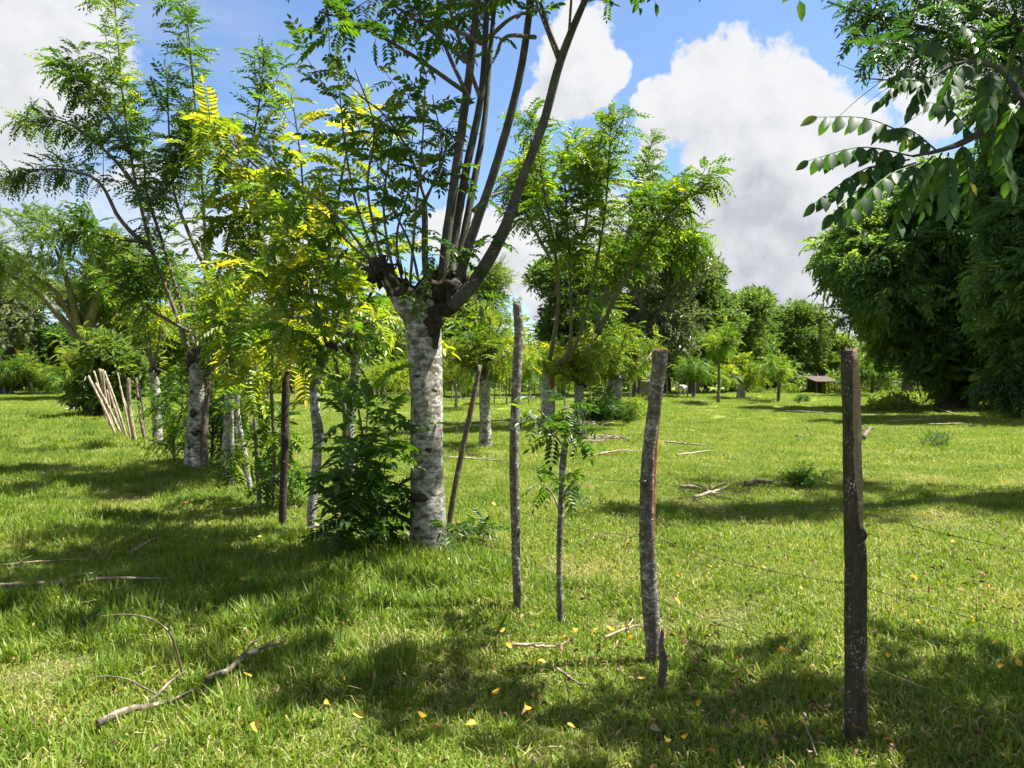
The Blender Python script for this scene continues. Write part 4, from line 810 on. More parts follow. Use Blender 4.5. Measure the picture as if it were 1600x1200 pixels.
# ------------------------------------------------------------------ near trees at the right whose branches reach into the picture
def overhang():
    b = np.array([4.9, 2.4, 0.0]); b[2] = gz(b[0], b[1])
    t = thing('overhanging_tree', 'near tree at the right whose branch of large dark leaves hangs into the picture', 'tree', b)
    V, Fs = tube([b-[0, 0, .1], b+[.05, 0, 1.2], b+[-.05, .1, 2.6], b+[-.2, .3, 3.4]], [.19, .16, .15, .12], 16, 24, .06, 4); part('trunk', V, Fs, M['pale'], t)
    Y = 3.1; tip = [b+np.array([-.1, .1, 2.7]), P(1760, 60, 2.7), P(1600, 165, Y), P(1515, 217, Y), P(1470, 235, Y), P(1425, 245, Y)]
    V, Fs = tube(tip, [.05, .035, .02, .014, .009, .005], 10, 36, .04, 5); br = part('branch', V, Fs, M['grey'], t)
    tip2 = [P(1600, 165, Y), P(1560, 110, Y+.15), P(1500, 100, Y+.2), P(1440, 130, Y+.2)]
    V, Fs = tube(tip2, [.016, .012, .008, .004], 8, 16, .04, 6); part('branch', V, Fs, M['grey'], t)
    # compound leaves, each leaflet a piece: (base px, tip px, depth offset, tint)
    leaves = [((1425, 245), (1262, 252), -.05, .1), ((1440, 225), (1276, 184), .12, .25), ((1420, 250), (1272, 318), -.1, .12), ((1430, 255), (1300, 335), .05, .08), ((1440, 255), (1320, 340), -.18, .15),
              ((1455, 245), (1395, 362), .0, .45), ((1470, 240), (1440, 330), .1, .6), ((1480, 240), (1482, 335), -.1, .4), ((1500, 225), (1515, 300), .05, .4), ((1440, 130), (1372, 160), .0, .1), ((1450, 125), (1385, 128), .1, .12), ((1470, 115), (1420, 175), -.1, .1),
              ((1490, 105), (1440, 70), .05, .15), ((1510, 100), (1470, 165), -.05, .2), ((1530, 105), (1500, 40), .0, .2), ((1550, 110), (1540, 185), -.1, .3), ((1460, 235), (1380, 205), .15, .15), ((1520, 215), (1440, 160), .0, .2), ((1540, 205), (1580, 300), .1, .5), ((1580, 175), (1530, 120), -.1, .3),
              ((1570, 130), (1600, 40), 0, .55), ((1590, 160), (1560, 245), -.15, .45)]
    LM = {}
    us = np.array([0, .1, .25, .45, .65, .83, 1.0]); ws = np.array([.04, .5, .86, 1, .84, .45, 0])
    def lmesh(ti, v):
        if (ti, v) not in LM:
            V = np.array([[u, s_*.235*w*(1+.1*v), .07*abs(s_)*w-.10*u*u*(1+v*.6)] for u, w in zip(us, ws) for s_ in (-1, 0, 1)]); V[:, 1] += .03*(v-1)*V[:, 0]**2
            i = np.arange(6)[:, None]*3; j = np.arange(2)[None]
            me = Geo().add(V, np.stack([i+j, i+3+j, i+4+j, i+1+j], -1).reshape(-1, 4), ti/7).mesh('leaflet', smooth=True); me.materials.append(M['leaf_near']); LM[(ti, v)] = me
        return LM[(ti, v)]
    for k, (a, e, dy, ti) in enumerate(leaves):
        R = np.random.default_rng(900+k); A = P(*a, Y); E = P(*e, Y+dy+R.normal(0, .06)); m_ = (A+E)/2+np.array([0, 0, .045]); N = 40
        q = catmull([A, m_, E], N); V, Fs = tube([A, m_, E], [.004, .0025, .0012], 5, 10); lo = Geo().add(V, Fs, .25).build('leaf', M['leaf_near'], t, True)
        tg, n_, _ = frames(q); npair = 7 if k < 6 else 6; ll = np.linalg.norm(E-A)
        for j in range(npair+1):
            i = min(N-1, int(N*(.14+.86*j/npair))); tt = tg[i]; sidev = nrm(np.cross(tt, UPV))
            for s in ((-1, 1) if j < npair else (0,)):
                d = nrm(tt*.3+sidev*s*.6+np.array([0, 0, -.9+R.normal(0, .1)])) if s else nrm(tt+[0, 0, -.5])
                face = nrm(np.array([.1, -1, .25])+sidev*s*.25+R.normal(0, .22, 3)); Rm = rotmats(d[None], face[None])[0]; L = .07*(.72+.42*math.sin(math.pi*(.25+.6*j/npair)))*R.uniform(.88, 1.1)*min(1.1, ll/.36+.25)
                o = bpy.data.objects.new('leaflet', lmesh(int(np.clip(round((ti+R.normal(0, .07)+(.5 if R.uniform() < .04 else 0))*7), 0, 7)), int(R.integers(0, 3)))); COL.objects.link(o); o.parent = lo
                m4 = np.eye(4); m4[:3, :3] = Rm*L; m4[:3, 3] = q[i]-np.array(t['_w']); o.matrix_basis = Matrix(m4.tolist())
    # crown above and beside the frame, which shades the foreground
    C = Crown('near', .42, .105, (.15, .55), 951); R = np.random.default_rng(5); hd = b+np.array([-.2, .3, 3.3])
    for k in range(13):
        e = np.array([R.uniform(-.6, 5.5), R.uniform(1.2, 5.0), R.uniform(4.4, 7.4)]); m1 = hd+(e-hd)*.45+[0, 0, .7]
        pts = [hd, m1, e]; V, Fs = tube(pts, [.045, .03, .008], 8, 16, .04, k); part('branch', V, Fs, M['grey'], t)
        C.leaves(pts, .4)
        for s in sub_shoots(pts, 6, .9, .4, .97, .9, 60+k, .1): C.twig(s, .009, .003); C.leaves(s, .1)
    def keep(q, d, l):
        e = q+d*l[:, None]; ok = np.ones(len(q), bool)
        for z in (q, e): y = np.maximum(z[:, 1], .05); ok &= ~((z[:, 1] > .3) & (z[:, 0] < .69*y) & (z[:, 2] < CH+.51*y))
        return ok
    C.finish(t, M['leaf_near'], M['grey'], 0, keep)
    # second tree, further right, finer leaves
    b2 = np.array([9.3, 10.4, 0.0]); b2[2] = gz(b2[0], b2[1])
    t2 = thing('overhanging_tree', 'fine-leaved tree outside the right edge whose twigs reach in at the top right', 'tree', b2)
    V, Fs = tube([b2-[0, 0, .1], b2+[.1, 0, 1.5], b2+[0, .1, 3.2]], [.24, .2, .18], 14, 20, .06, 4); part('trunk', V, Fs, M['pale'], t2)
    C = Crown('mid', .36, .055, (.15, .45), 961); hd = b2+np.array([0, .1, 3.1])
    ends = [P(1290, 5, 9), P(1330, 55, 8.6), P(1370, 30, 9.2), P(1440, 85, 9), P(1500, 20, 9.6), P(1420, -30, 9), P(1560, 60, 9.8), P(1360, -60, 9.4)]+[np.array([R.uniform(5.5, 12.5), R.uniform(7.5, 13), R.uniform(6.2, 9.5)]) for _ in range(12)]
    for k, e in enumerate(ends):
        m1 = hd+(e-hd)*.5+[0, 0, .9]; pts = [hd, m1, e]; V, Fs = tube(pts, [.06, .035, .008], 8, 18, .04, k); part('branch', V, Fs, M['grey'], t2)
        C.leaves(pts, .55)
        for s in sub_shoots(pts, 4 if k < 8 else 8, 1.0, .55, .98, .8, 160+k, -.15): C.twig(s, .008, .003); C.leaves(s, .1)
    def keep2(q, d, l):
        y = q[:, 1]; px = 800+q[:, 0]/y*F; py = H0-(q[:, 2]-CH)/y*F; return ~((px < 1610) & (py > 95))
    C.finish(t2, M['leaf_near'], M['grey'], 120, keep2)
overhang()

# ------------------------------------------------------------------ shed, cow, fence in the distance
def distance():
    Y = 72.0; c = P(1290, 606, Y); c[2] = 0; w = 1.7
    t = thing('field_shed', 'small open field shed with a rusty corrugated roof', 'shed', c)
    for sx in (-1, -.33, .33, 1):
        for sy in (0, 2.2): part('post', *tube([c+[sx*w/2, sy, -.1], c+[sx*w/2, sy, 1.2+.17*sy]], [.07, .06], 7, 4), M['shedwood'], t)
    n = 60; xs = np.linspace(-w/2-.3, w/2+.3, n); V = []; 
    for y, z in ((-.4, 1.2), (2.6, 1.7)):
        for x in xs: V.append(c+[x, y, z+.025*math.sin(x*26)])
    V = np.array(V); V = np.vstack([V, V-[0, 0, .015]]); i = np.arange(n-1); Fq = np.stack([i, i+1, i+n+1, i+n], 1); part('roof', V, [np.vstack([Fq, Fq[:, ::-1]+2*n])], M['roof'], t)
    part('back_wall', *box(c+[0, 2.3, .7], (w, .06, 1.4)), M['shedwood'], t, False)
    # pale cattle fence under the shade trees
    c = G(1440, 612); c[1] = 72; c[0] = (1440-800)/F*72; c[2] = 0
    t = thing('rail_fence', 'pale rail fence under the shade trees', 'fence', c)
    for k in range(12): part('post', *tube([c+[-4+k*.75, 0, -.1], c+[-4+k*.75, 0, 1.3]], [.06, .05], 6, 4, .1, k), M['stick'], t)
    for z in (.4, .8, 1.15): part('rail', *tube([c+[-4.2, -.07, z], c+[0, -.07, z+.03], c+[4.4, -.07, z]], [.045, .04], 6, 8, .1, int(z*9)), M['stick'], t)
    t = thing('open_barn', 'long low barn roof glimpsed behind the pale rail fence', 'barn', c+np.array([1, 14, 0]))
    cc = c+np.array([1, 14, 0]); V, Fs = box(cc+[0, 0, 2.4], (9, 4, .12)); part('roof', V, Fs, M['roof'], t, False)
    for k in range(5): part('post', *tube([cc+[-4+k*2, -1.8, -.1], cc+[-4+k*2, -1.8, 2.35]], [.09, .08], 7, 4), M['shedwood'], t)
    part('back_wall', *box(cc+[0, 1.8, 1.1], (9, .08, 2.2)), M['shedwood'], t, False)
    # cow
    Y = 66; b = P(1066, 613, Y); b[2] = 0
    bpy_v = [(0, 0, 1.05), (.35, 0, 1.08), (.75, 0, 1.1), (-.35, 0, 1.06), (-.75, 0, 1.1), (1.0, 0, 1.05), (1.25, 0, .8), (1.45, 0, .55), (.62, .2, .8), (.62, .2, .42), (.63, .2, .03), (.62, -.2, .8), (.62, -.2, .42), (.68, -.2, .03), (-.72, .2, .82), (-.82, .2, .45), (-.74, .2, .03), (-.72, -.2, .82), (-.78, -.2, .45), (-.68, -.2, .03), (-.9, 0, 1.12), (-.98, 0, .7), (1.2, .14, .93), (1.2, -.14, .93)]
    ed = [(0, 1), (1, 2), (0, 3), (3, 4), (2, 5), (5, 6), (6, 7), (2, 8), (8, 9), (9, 10), (2, 11), (11, 12), (12, 13), (4, 14), (14, 15), (15, 16), (4, 17), (17, 18), (18, 19), (4, 20), (20, 21), (6, 22), (6, 23)]
    rad = [.34, .33, .31, .34, .3, .2, .15, .08, .15, .07, .05, .15, .07, .05, .17, .075, .05, .17, .075, .05, .06, .025, .05, .05]
    me = bpy.data.meshes.new('cow'); me.from_pydata(bpy_v, ed, []); me.materials.append(M['cow']); o = bpy.data.objects.new('cow', me); COL.objects.link(o)
    o.modifiers.new('skin', 'SKIN'); o.modifiers.new('sub', 'SUBSURF').render_levels = 2
    lay = me.skin_vertices[0].data if me.skin_vertices else None
    if lay is None:
        bpy.context.view_layer.objects.active = o; bpy.ops.mesh.customdata_skin_add(); lay = me.skin_vertices[0].data
    for k, r in enumerate(rad): lay[k].radius = (r, r)
    lay[0].use_root = True; o.location = b; o.rotation_euler[2] = 2.0; o.scale = (.68, .68, .68)
    tag(o, 'pale grey cow grazing in the shade below the mango tree', 'cow')
distance()
def low_plants():
    R = np.random.default_rng(44); g = Geo()
    for px0, px1, py0, py1, n, ti in ((1375, 1500, 612, 634, 60, (.5, .95)), (1265, 1335, 602, 611, 26, (.6, 1.0)), (1380, 1420, 636, 644, 12, (.7, 1.0)), (1160, 1250, 604, 611, 16, (.4, .8))):
        for k in range(n):
            c = G(R.uniform(px0, px1), R.uniform(py0, py1)); c[1] = min(c[1], 74); h = R.uniform(.2, .7); m_ = 22; d = nrm(R.normal(0, 1, (m_, 3))); d[:, 2] = np.abs(d[:, 2])
            c[0] = c[0] if c[1] < 74 else (R.uniform(px0, px1)-800)/F*74
            scatter(g, 'sprig', c+d*[.8, .6, h]*R.uniform(.4, 1, (m_, 1))-[0, 0, c[2]], nrm(d+R.normal(0, .4, d.shape)), nrm(UPV+R.normal(0, .4, d.shape)), .5, np.clip(R.uniform(*ti)+R.normal(0, .1, m_), 0, 1))
    g.build('ground_cover', M['leaf_far'], kind='stuff', label='low bright green plants spreading by the shed and the shade trees')
low_plants()

# ------------------------------------------------------------------ sticks, fallen branches and leaves on the ground
def sticks():
    S = [('long bare branch lying at the left edge of the foreground grass', [(-40, 942), (60, 936), (160, 930), (265, 922)], .017, 'stick'), ('thin pale stick above the long branch at the left edge', [(-20, 906), (60, 893), (140, 882)], .008, 'stick'), ('short pale stick in the grass left of the fence', [(205, 871), (225, 862), (250, 850)], .011, 'stick'),
         ('broken branch lying across the lower left foreground', [(320, 1080), (370, 1052), (445, 1022)], .017, 'dead'), ('crooked fallen branch at the lower left below the arching twigs', [(150, 1150), (210, 1122), (250, 1110), (300, 1098)], .017, 'dead'), ('long pale stick lying right of the leaning pole', [(700, 722), (760, 720), (800, 722)], .018, 'stick'),
         ('fallen pale branch in the pasture left of the split post', [(905, 718), (960, 714), (1000, 710)], .02, 'stick'), ('thick weathered log chunk right of the split post', [(1062, 766), (1110, 768), (1135, 764)], .03, 'dead'), ('pale forked limb lying below the weathered log', [(1085, 783), (1110, 775), (1140, 766)], .022, 'stick'), ('short dark log in the pasture right of the weathered log', [(1165, 765), (1190, 763), (1210, 764)], .032, 'dead'),
         ('forked dry branch left of the dark nearest post', [(1245, 688), (1262, 683), (1268, 678)], .03, 'dead'), ('long crooked branch under the shade trees at right', [(1385, 662), (1440, 659), (1480, 655), (1540, 654)], .03, 'stick'), ('long thin fallen branch slanting in the right shade', [(1460, 638), (1500, 652), (1550, 663)], .03, 'stick'), ('grey branch lying at far right in the shade', [(1450, 667), (1500, 667), (1560, 665)], .03, 'stick'),
         ('pale stick beside the foot of the nearest post', [(1258, 1128), (1268, 1160), (1280, 1200)], .006, 'stick'), ('brown twig lying in the shade below the crooked stake', [(870, 1060), (900, 1085), (925, 1092)], .006, 'dead'), ('dry stick left of the split post foot', [(945, 1004), (985, 985), (1015, 985)], .008, 'stick'), ('pale stick lying below the thin tall post', [(800, 1022), (850, 1020), (890, 1012)], .009, 'stick'),
         ('dead branch in the pasture left of the tree with the raw scar', [(710, 668), (760, 664), (810, 662), (860, 660)], .035, 'dead'), ('fallen limbs in front of the charred log', [(890, 700), (930, 694), (965, 688), (985, 692)], .04, 'dead'), ('pale branch at the far left beside the hedge tree', [(100, 641), (125, 637), (145, 636)], .04, 'stick'), ('small dark stick in the left field', [(57, 741), (66, 748), (76, 756)], .02, 'dead'),
         ('thin stick lying behind the dark post on the left', [(350, 799), (400, 798), (465, 800)], .01, 'stick'), ('pale forked stick at the foot of the knobbly grey stem', [(490, 835), (505, 845), (513, 865)], .014, 'stick'), ('dry pale strip lying in mid pasture', [(1040, 694), (1085, 697), (1130, 699)], .02, 'stick'), ('short pale piece of branch in mid pasture', [(1058, 717), (1085, 712), (1120, 709)], .02, 'stick'), ('far branch lying across the middle of the pasture', [(1020, 661), (1060, 662), (1110, 664)], .03, 'dead'),
         ('pale stick far out in the open pasture', [(1072, 632), (1090, 630), (1110, 631)], .05, 'stick'), ('curved pale branch in the shade left of the dark post', [(1230, 645), (1270, 648), (1310, 652)], .03, 'stick'), ('small branch in the right shade near the twiggy shrub', [(1350, 690), (1358, 680), (1366, 676)], .05, 'dead')]
    for k, (lab, pp, r, m) in enumerate(S):
        R = np.random.default_rng(700+k); pts = [G(x, y, r*1.1+(.055 if y > 800 else .04)) for x, y in pp]; g = Geo(); g.add(*tube(pts, [r, r*.92, r*.7, r*.3], 9, 26, .16, k, .01, wob=r*.5))
        for j in range(2 if r > .01 and k % 3 != 1 else 1):
            qq = catmull(pts, 20); qi = int(R.integers(5, 14)); q = qq[qi]; d = nrm(nrm(qq[qi+1]-q)+np.append(R.normal(0, .5, 2), R.uniform(-.1, .3)))*r*R.uniform(8, 22); g.add(*tube([q, q+d*.6+[0, 0, r], q+d], [r*.45, r*.3, r*.12], 6, 8, .1, j))
        mesh_thing('fallen_stick' if r < .012 else 'fallen_branch', g, M[m], pts[0], lab, 'stick' if r < .012 else 'branch')
    # arching twigs standing up from the fallen branches
    arch = [('arching dark twig rising from the lower left grass with a forked tip', (287, 1068), [(287, 1068), (272, 1010), (262, 988), (235, 968), (195, 961), (155, 964)], .006, [(262, 988), (265, 975), (267, 963)]), ('lower curved twig arching to the left in the foreground', (275, 1098), [(275, 1098), (240, 1085), (200, 1064), (165, 1058), (135, 1061)], .005, None),
            ('thin curved bare twig left of the split post', (985, 694), [(985, 694), (975, 688), (972, 668), (985, 652), (992, 645)], .008, None), ('second thin bare twig leaning towards the split post', (985, 696), [(985, 696), (1000, 682), (1015, 665)], .008, None), ('curved bare twig standing in the grass left of the dark nearest post', (1268, 681), [(1268, 681), (1262, 670), (1255, 664), (1248, 662)], .012, None), ('small curved twig behind the dark nearest post', (1356, 822), [(1356, 822), (1374, 815), (1376, 806), (1368, 803)], .005, None),
            ('thin grass-high twig below the big trunk', (628, 936), [(628, 936), (636, 915), (645, 900)], .004, None), ('spindly bare twigs standing behind the leaning pole', (720, 690), [(720, 690), (712, 665), (720, 655), (735, 660)], .008, None)]
    for k, (lab, base, pp, r, fork) in enumerate(arch):
        b = G(*base); g = Geo(); g.add(*tube([P(x, y, b[1]-.03*i) for i, (x, y) in enumerate(pp)], [r, r*.8, r*.4], 7, 24, .1, k))
        if fork: g.add(*tube([P(x, y, b[1]-.07) for x, y in fork], [r*.7, r*.3], 6, 6))
        mesh_thing('arching_twig', g, M['dead'], b, lab, 'twig')
    # brush pile far off, tangle at far left, pile by the shrub
    for lab, c, n, L in [('pile of cut pale brush in front of the shed', G(1200, 611), 40, 3.2), ('pale tangle of dry branches at the edge of the left field', G(103, 616), 16, 1.3), ('dry branch heap in front of the charred log', G(945, 690), 16, .6), ('dry branches lying by the thin stem left of the dense pollard', G(915, 668), 14, .7)]:
        g = Geo(); R = np.random.default_rng(n)
        for k in range(n):
            a = R.uniform(0, 6.28); q = c+np.append(R.normal(0, L*.35, 2), R.uniform(.02, L*.18)); d = np.array([math.cos(a), math.sin(a)*.6, R.normal(0.05, .25)])*L*R.uniform(.3, .7); g.add(*tube([q-d, q+[0, 0, .08*L], q+d], [.012*L+.01, .006*L+.004], 6, 6, .1, k))
        mesh_thing('brush_pile', g, M['stick'], c, lab, 'brush pile')
sticks()
def fallen():
    R = np.random.default_rng(31); ms = []
    for v in range(4):
        n = 7; g = Geo(); V = []
        for i in range(n):
            u = i/(n-1); w = .34*math.sin(math.pi*min(1, u*.94+.06))**.8
            for s in (-1, 0, 1): V.append([u-.5, s*w, .16*math.sin(u*3.1+v)*(.6+.3*v)+(.12+.07*v)*abs(s)*w*2])
        i = np.arange(n-1)[:, None]*3; j = np.arange(2)[None]; g.add(V, np.stack([i+j, i+j+1, i+j+4, i+j+3], -1).reshape(-1, 4), v/3); g.add(*tube([[-.5, 0, .0], [-.72, .05, .04]], [.015, .01], 4, 2))
        ms.append(g.mesh('fallen_leaf', smooth=True)); ms[-1].materials.append(M['yellow_leaf'])
    px = [(737, 1176), (820, 1137), (893, 1175), (775, 1108), (845, 1062), (795, 1033), (1048, 1087), (1003, 1087), (1003, 1057), (985, 1017), (1093, 1128), (1070, 1183), (1042, 1185), (1195, 1152), (1233, 1000), (1222, 1035), (1198, 1082), (1093, 1130), (1060, 955), (1061, 918), (900, 1003), (930, 998), (1558, 1042), (1595, 1075), (1398, 997), (1440, 1005), (1255, 942), (1224, 1035), (1255, 1148), (1305, 1110), (1550, 940), (1265, 1063), (1490, 868), (1030, 865), (772, 803), (785, 1010), (540, 1090), (510, 1143), (560, 1160), (660, 1150), (405, 862), (400, 1175), (385, 1078), (1565, 1080), (1475, 1052), (1390, 1055), (1338, 1150), (955, 992), (880, 1017), (1150, 1050), (1110, 905), (1195, 912), (1095, 870), (1520, 1000), (1430, 930), (1340, 950)]
    for k, (x, y) in enumerate(px):
        o = bpy.data.objects.new('fallen_leaf', ms[k % 4]); COL.objects.link(o); b = G(x, y, .075+R.uniform(0, .03)); o.location = b; s = R.uniform(.034, .058)*(1.3 if k < 2 else 1); o.scale = (s, s*R.uniform(.7, 1), s*R.uniform(.8, 2))
        o.rotation_euler = (R.normal(0, .4)+.25, R.normal(0, .3), R.uniform(0, 6.28)); tag(o, 'largest yellow leaf fallen at the bottom edge of the grass' if k == 0 else 'small yellow leaf fallen '+('right of the nearest dark post' if x > 1350 else 'between the split post and the nearest dark post' if x > 1030 else 'between the tall thin post and the split post' if x > 800 else 'in the grass left of the tall thin post'), 'leaf', 'yellow leaves fallen in the grass')
    g = Geo(); t0 = ms[0]; V0 = np.array([v.co for v in t0.vertices]); F0 = np.array([list(p.vertices) for p in t0.polygons if len(p.vertices) == 4 and max(p.vertices) < 21])
    def dens(x, y): return (.5+.5*math.sin(1.7*x+.9*y)*math.sin(1.1*y-.6*x+1))**1.6+.5*math.exp(-((x-.95)**2+(y-3.9)**2)/.5)
    k = 0
    while k < 1500:
        d = R.uniform(2.3, 9) if R.uniform() < .8 else R.uniform(9, 20); x = R.uniform(-.75, .8)*d
        if R.uniform() > dens(x, d)*(1.0 if x > -.25*d else .3): continue
        k += 1; a, b_, c = R.uniform(0, 6.28), R.normal(0, .5), R.normal(0, .4); Rm = np.array(Matrix.Rotation(a, 3, 'Z')@Matrix.Rotation(b_, 3, 'X')@Matrix.Rotation(c, 3, 'Y'))
        g.add((V0[:21]*[1, R.uniform(.25, .75), R.uniform(.8, 3.4)])@Rm.T*R.uniform(.022, .055)+[x, d, gz(x, d)+R.uniform(.04, .095)], [F0], R.uniform(0, 1))
    g.build('leaf_litter', M['litter'], kind='stuff', label='brown dead leaf litter strewn through the short grass')
    # pale bark pieces at the lower right, pink flowers on the left
    for lab, (x, y), s, rz in [('large pale curled dead leaf in front of the nearest post', (1226, 1168), .11, 2.2), ('pale bark flake lying next to the curled dead leaf', (1262, 1186), .06, 1.4), ('pale crumpled leaf in the lower middle foreground', (1025, 1162), .055, .3)]:
        o = bpy.data.objects.new('dead_leaf', ms[1].copy()); o.data.materials.clear(); o.data.materials.append(M['stick']); COL.objects.link(o); o.location = G(x, y, .06); o.scale = (s, s, s); o.rotation_euler = (.5, .1, rz); tag(o, lab, 'leaf')
    for lab, (x, y) in [('tiny pink flower in the left grass, higher of two', (291, 786)), ('tiny pink flower in the left grass, lower of two', (304, 794))]:
        b = G(x, y+14); t = thing('pink_flower', lab, 'flower', b); top = P(x, y, b[1]); part('stem', *tube([b, (b+top)/2+[.01, 0, 0], top], [.003, .002], 5, 5), M['leaf'], t)
        for k in range(5): a = k*1.257; part('petal', top+.026*np.array([[0, 0, 0], [math.cos(a-.5)*.8, math.sin(a-.5)*.8, .3], [math.cos(a)*1.2, math.sin(a)*1.2, .35], [math.cos(a+.5)*.8, math.sin(a+.5)*.8, .3]]), [np.array([[0, 1, 2, 3]])], M['pink'], t)
fallen()

# ------------------------------------------------------------------ grass
def tuft(seed, n, rad, hmin, hmax, w, lean, dry, tint):
    R = np.random.default_rng(seed); a = R.uniform(0, 6.28, n); r = rad*np.sqrt(R.uniform(0, 1, n)); p = np.stack([r*np.cos(a), r*np.sin(a), np.full(n, -.02)], -1)
    b = R.uniform(0, 6.28, n); ln = np.abs(R.normal(lean, lean*.5, n)); h = R.uniform(hmin, hmax, n)*(1-.35*(r/rad)); dryb = R.uniform(0, 1, n) < dry; ln = np.where(dryb, ln+.8, ln); h = np.where(dryb, h*1.15, h)
    d = np.stack([np.cos(b), np.sin(b), np.zeros(n)], -1); s = np.stack([-np.sin(b), np.cos(b), np.zeros(n)], -1); ww = w*R.uniform(.6, 1.25, n)[:, None]
    mid = p+(d*(np.sin(ln*.5))[:, None]+UPV*np.cos(ln*.5)[:, None])*(h*.55)[:, None]; tip = mid+(d*np.sin(ln*1.5)[:, None]+UPV*np.cos(np.minimum(ln*1.5, 2.0))[:, None])*(h*.5)[:, None]
    tw = s+d*R.normal(0, .5, n)[:, None]
    V = np.stack([p-s*ww*.4, p+s*ww*.4, mid+tw*ww*.5, mid-tw*ww*.5, tip], 1).reshape(-1, 3); o = (np.arange(n)*5)[:, None]
    t = np.clip(np.where(dryb, R.uniform(.82, 1, n), tint+R.normal(0, .12, n)), 0, 1)
    return Geo().add(V, [o+np.array([[0, 1, 2, 3]]), o+np.array([[3, 2, 4]])], np.repeat(t, 5))
def gn_field(name, label, protos, pts, rot, scl, idx):
    pc = bpy.data.collections.new(name+'_tufts')
    for k, g in enumerate(protos):
        me = g.mesh(name+'_tuft'); me.materials.append(M['grass']); o = bpy.data.objects.new('%s_tuft_%02d' % (name, k), me); pc.objects.link(o)
    me = bpy.data.meshes.new(name); me.vertices.add(len(pts)); me.vertices.foreach_set('co', np.asarray(pts, np.float32).ravel())
    for an, arr, ty in (('rot', rot, 'FLOAT'), ('scl', scl, 'FLOAT'), ('idx', idx, 'INT')):
        at = me.attributes.new(an, ty, 'POINT'); at.data.foreach_set('value', np.asarray(arr, np.float32 if ty == 'FLOAT' else np.int32))
    me.materials.append(M['grass']); ob = bpy.data.objects.new(name, me); COL.objects.link(ob); tag(ob, label, None, None, 'stuff')
    nt = bpy.data.node_groups.new(name+'_nodes', 'GeometryNodeTree'); nt.interface.new_socket('Geometry', in_out='INPUT', socket_type='NodeSocketGeometry'); nt.interface.new_socket('Geometry', in_out='OUTPUT', socket_type='NodeSocketGeometry')
    gi = nt.nodes.new('NodeGroupInput'); go = nt.nodes.new('NodeGroupOutput'); ci = nt.nodes.new('GeometryNodeCollectionInfo'); ci.inputs['Collection'].default_value = pc; ci.inputs['Separate Children'].default_value = True; ci.inputs['Reset Children'].default_value = True
    def na(n, ty): a = nt.nodes.new('GeometryNodeInputNamedAttribute'); a.data_type = ty; a.inputs['Name'].default_value = n; return a.outputs['Attribute']
    cx = nt.nodes.new('ShaderNodeCombineXYZ'); nt.links.new(na('rot', 'FLOAT'), cx.inputs[2]); e2r = nt.nodes.new('FunctionNodeEulerToRotation'); nt.links.new(cx.outputs[0], e2r.inputs[0])
    ip = nt.nodes.new('GeometryNodeInstanceOnPoints'); ip.inputs['Pick Instance'].default_value = True
    nt.links.new(gi.outputs[0], ip.inputs['Points']); nt.links.new(ci.outputs[0], ip.inputs['Instance']); nt.links.new(na('idx', 'INT'), ip.inputs['Instance Index']); nt.links.new(e2r.outputs[0], ip.inputs['Rotation']); nt.links.new(na('scl', 'FLOAT'), ip.inputs['Scale']); nt.links.new(ip.outputs[0], go.inputs[0])
    md = ob.modifiers.new('tufts', 'NODES'); md.node_group = nt
def jgrid(y0, y1, cell, half=.80, pad=1.0):
    R = np.random.default_rng(int(y0*10)); xm = half*y1+pad; xs = np.arange(-xm, xm, cell); ys = np.arange(y0, y1, cell); X, Y = np.meshgrid(xs, ys)
    X = X+R.uniform(-.5, .5, X.shape)*cell; Y = Y+R.uniform(-.5, .5, Y.shape)*cell; m = np.abs(X) < half*Y+pad; return X[m], Y[m]
def lush(x, y):
    """where the long lush grass stands"""
    s = np.exp(-(((x+1.9)/1.6)**2+((y-5.2)/1.1)**2))*1.1+np.exp(-(((x+.5)/.9)**2+((y-5.9)/.6)**2))+np.exp(-(((x+2.1)/.9)**2+((y-3.0)/.6)**2))*.8+.8/(1+np.exp(-(-x-.55*y+1.2)*1.5))*(y > 7)+np.exp(-(((x-1.2)/1.0)**2+((y-5.6)/.7)**2))*.35
    s = s+.42/(1+np.exp((x+.1+.12*(y-4))*3.5))*(y < 7.5)
    return s+.35*np.sin(2.3*x+1.1*y)*np.sin(1.7*y-.8*x)+.25*np.sin(5.1*x+2)*np.sin(4.3*y)
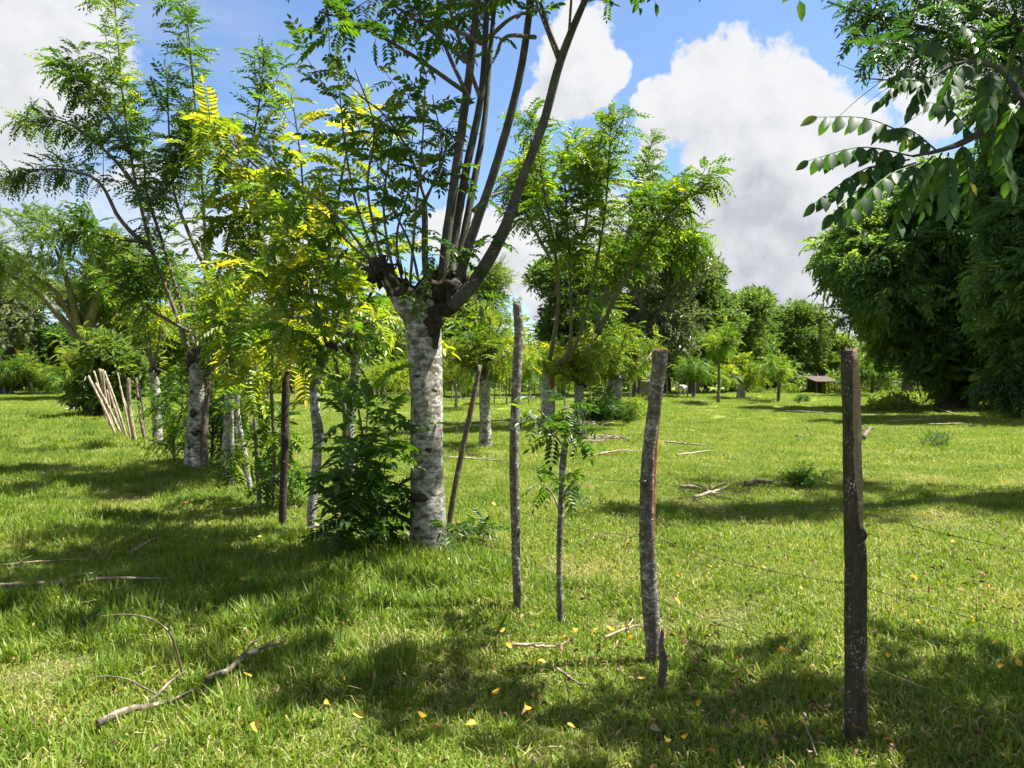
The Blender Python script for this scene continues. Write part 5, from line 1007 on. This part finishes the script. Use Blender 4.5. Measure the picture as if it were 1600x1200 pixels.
def grass():
    R = np.random.default_rng(3)
    short = [tuft(s, 760, .30, .035, .115, .0065, .6, .12, .56) for s in range(5)]+[tuft(10+s, 560, .30, .03, .09, .0055, .8, .4, .64) for s in range(3)]
    pts, rot, scl, idx = [], [], [], []
    for y0, y1, cell, sc in ((1.3, 7, .26, 1.0), (7, 14, .31, 1.1), (14, 26, .46, 1.45), (26, 48, .8, 2.2), (48, 95, 1.5, 3.4)):
        X, Y = jgrid(y0, y1, cell); n = len(X); dryp = np.sin(1.3*X+.4*Y+1)*np.sin(.9*Y-.5*X)+.5*np.sin(3.1*X+2.2*Y)+R.normal(0, .5, n)
        pts.append(np.stack([X, Y, gz(X, Y)*np.clip(1.3-Y/120, 0, 1)], -1)); rot.append(R.uniform(0, 6.28, n)); scl.append(sc*R.uniform(.8, 1.25, n)*(1 if y0 < 20 else .8)); idx.append(np.where(dryp > .75, R.integers(5, 8, n), R.integers(0, 5, n)))
    gn_field('short_grass', 'short sunlit pasture grass with dry blades', short, np.concatenate(pts), np.concatenate(rot), np.concatenate(scl), np.concatenate(idx))
    tall = [tuft(30+s, 150, .16, .10, .24, .0085, .5, .07, .47) for s in range(5)]
    pts, rot, scl, idx = [], [], [], []
    for y0, y1, cell, sc in ((1.3, 8, .2, 1.0), (8, 16, .28, 1.2), (16, 34, .6, 1.7)):
        X, Y = jgrid(y0, y1, cell); n = len(X); l = lush(X, Y); m = l+R.normal(0, .18, n) > .55; X, Y, l = X[m], Y[m], l[m]; n = len(X)
        pts.append(np.stack([X, Y, gz(X, Y)], -1)); rot.append(R.uniform(0, 6.28, n)); scl.append(sc*np.clip(.45+.45*l, .4, 1.05)*R.uniform(.75, 1.15, n)); idx.append(R.integers(0, 5, n))
    gn_field('tall_grass', 'long lush green grass around the big trunk and left field', tall, np.concatenate(pts), np.concatenate(rot), np.concatenate(scl), np.concatenate(idx))
    dry = [tuft(50+s, 46, .16, .08, .2, .004, 1.2, 1.0, .9) for s in range(3)]
    X, Y = jgrid(1.4, 16, .34); n = len(X); q = np.sin(2.1*X+3)*np.sin(1.6*Y+1)+.6*np.sin(4.7*X-3*Y)+R.normal(0, .5, n); m = q > .5; X, Y = X[m], Y[m]; n = len(X)
    gn_field('dry_grass', 'dry straw-coloured grass wisps scattered in the green', dry, np.stack([X, Y, gz(X, Y)+.02], -1), R.uniform(0, 6.28, n), R.uniform(.6, 1.2, n), R.integers(0, 3, n))
grass()
for o in bpy.data.objects:
    if '_w' in o: del o['_w']
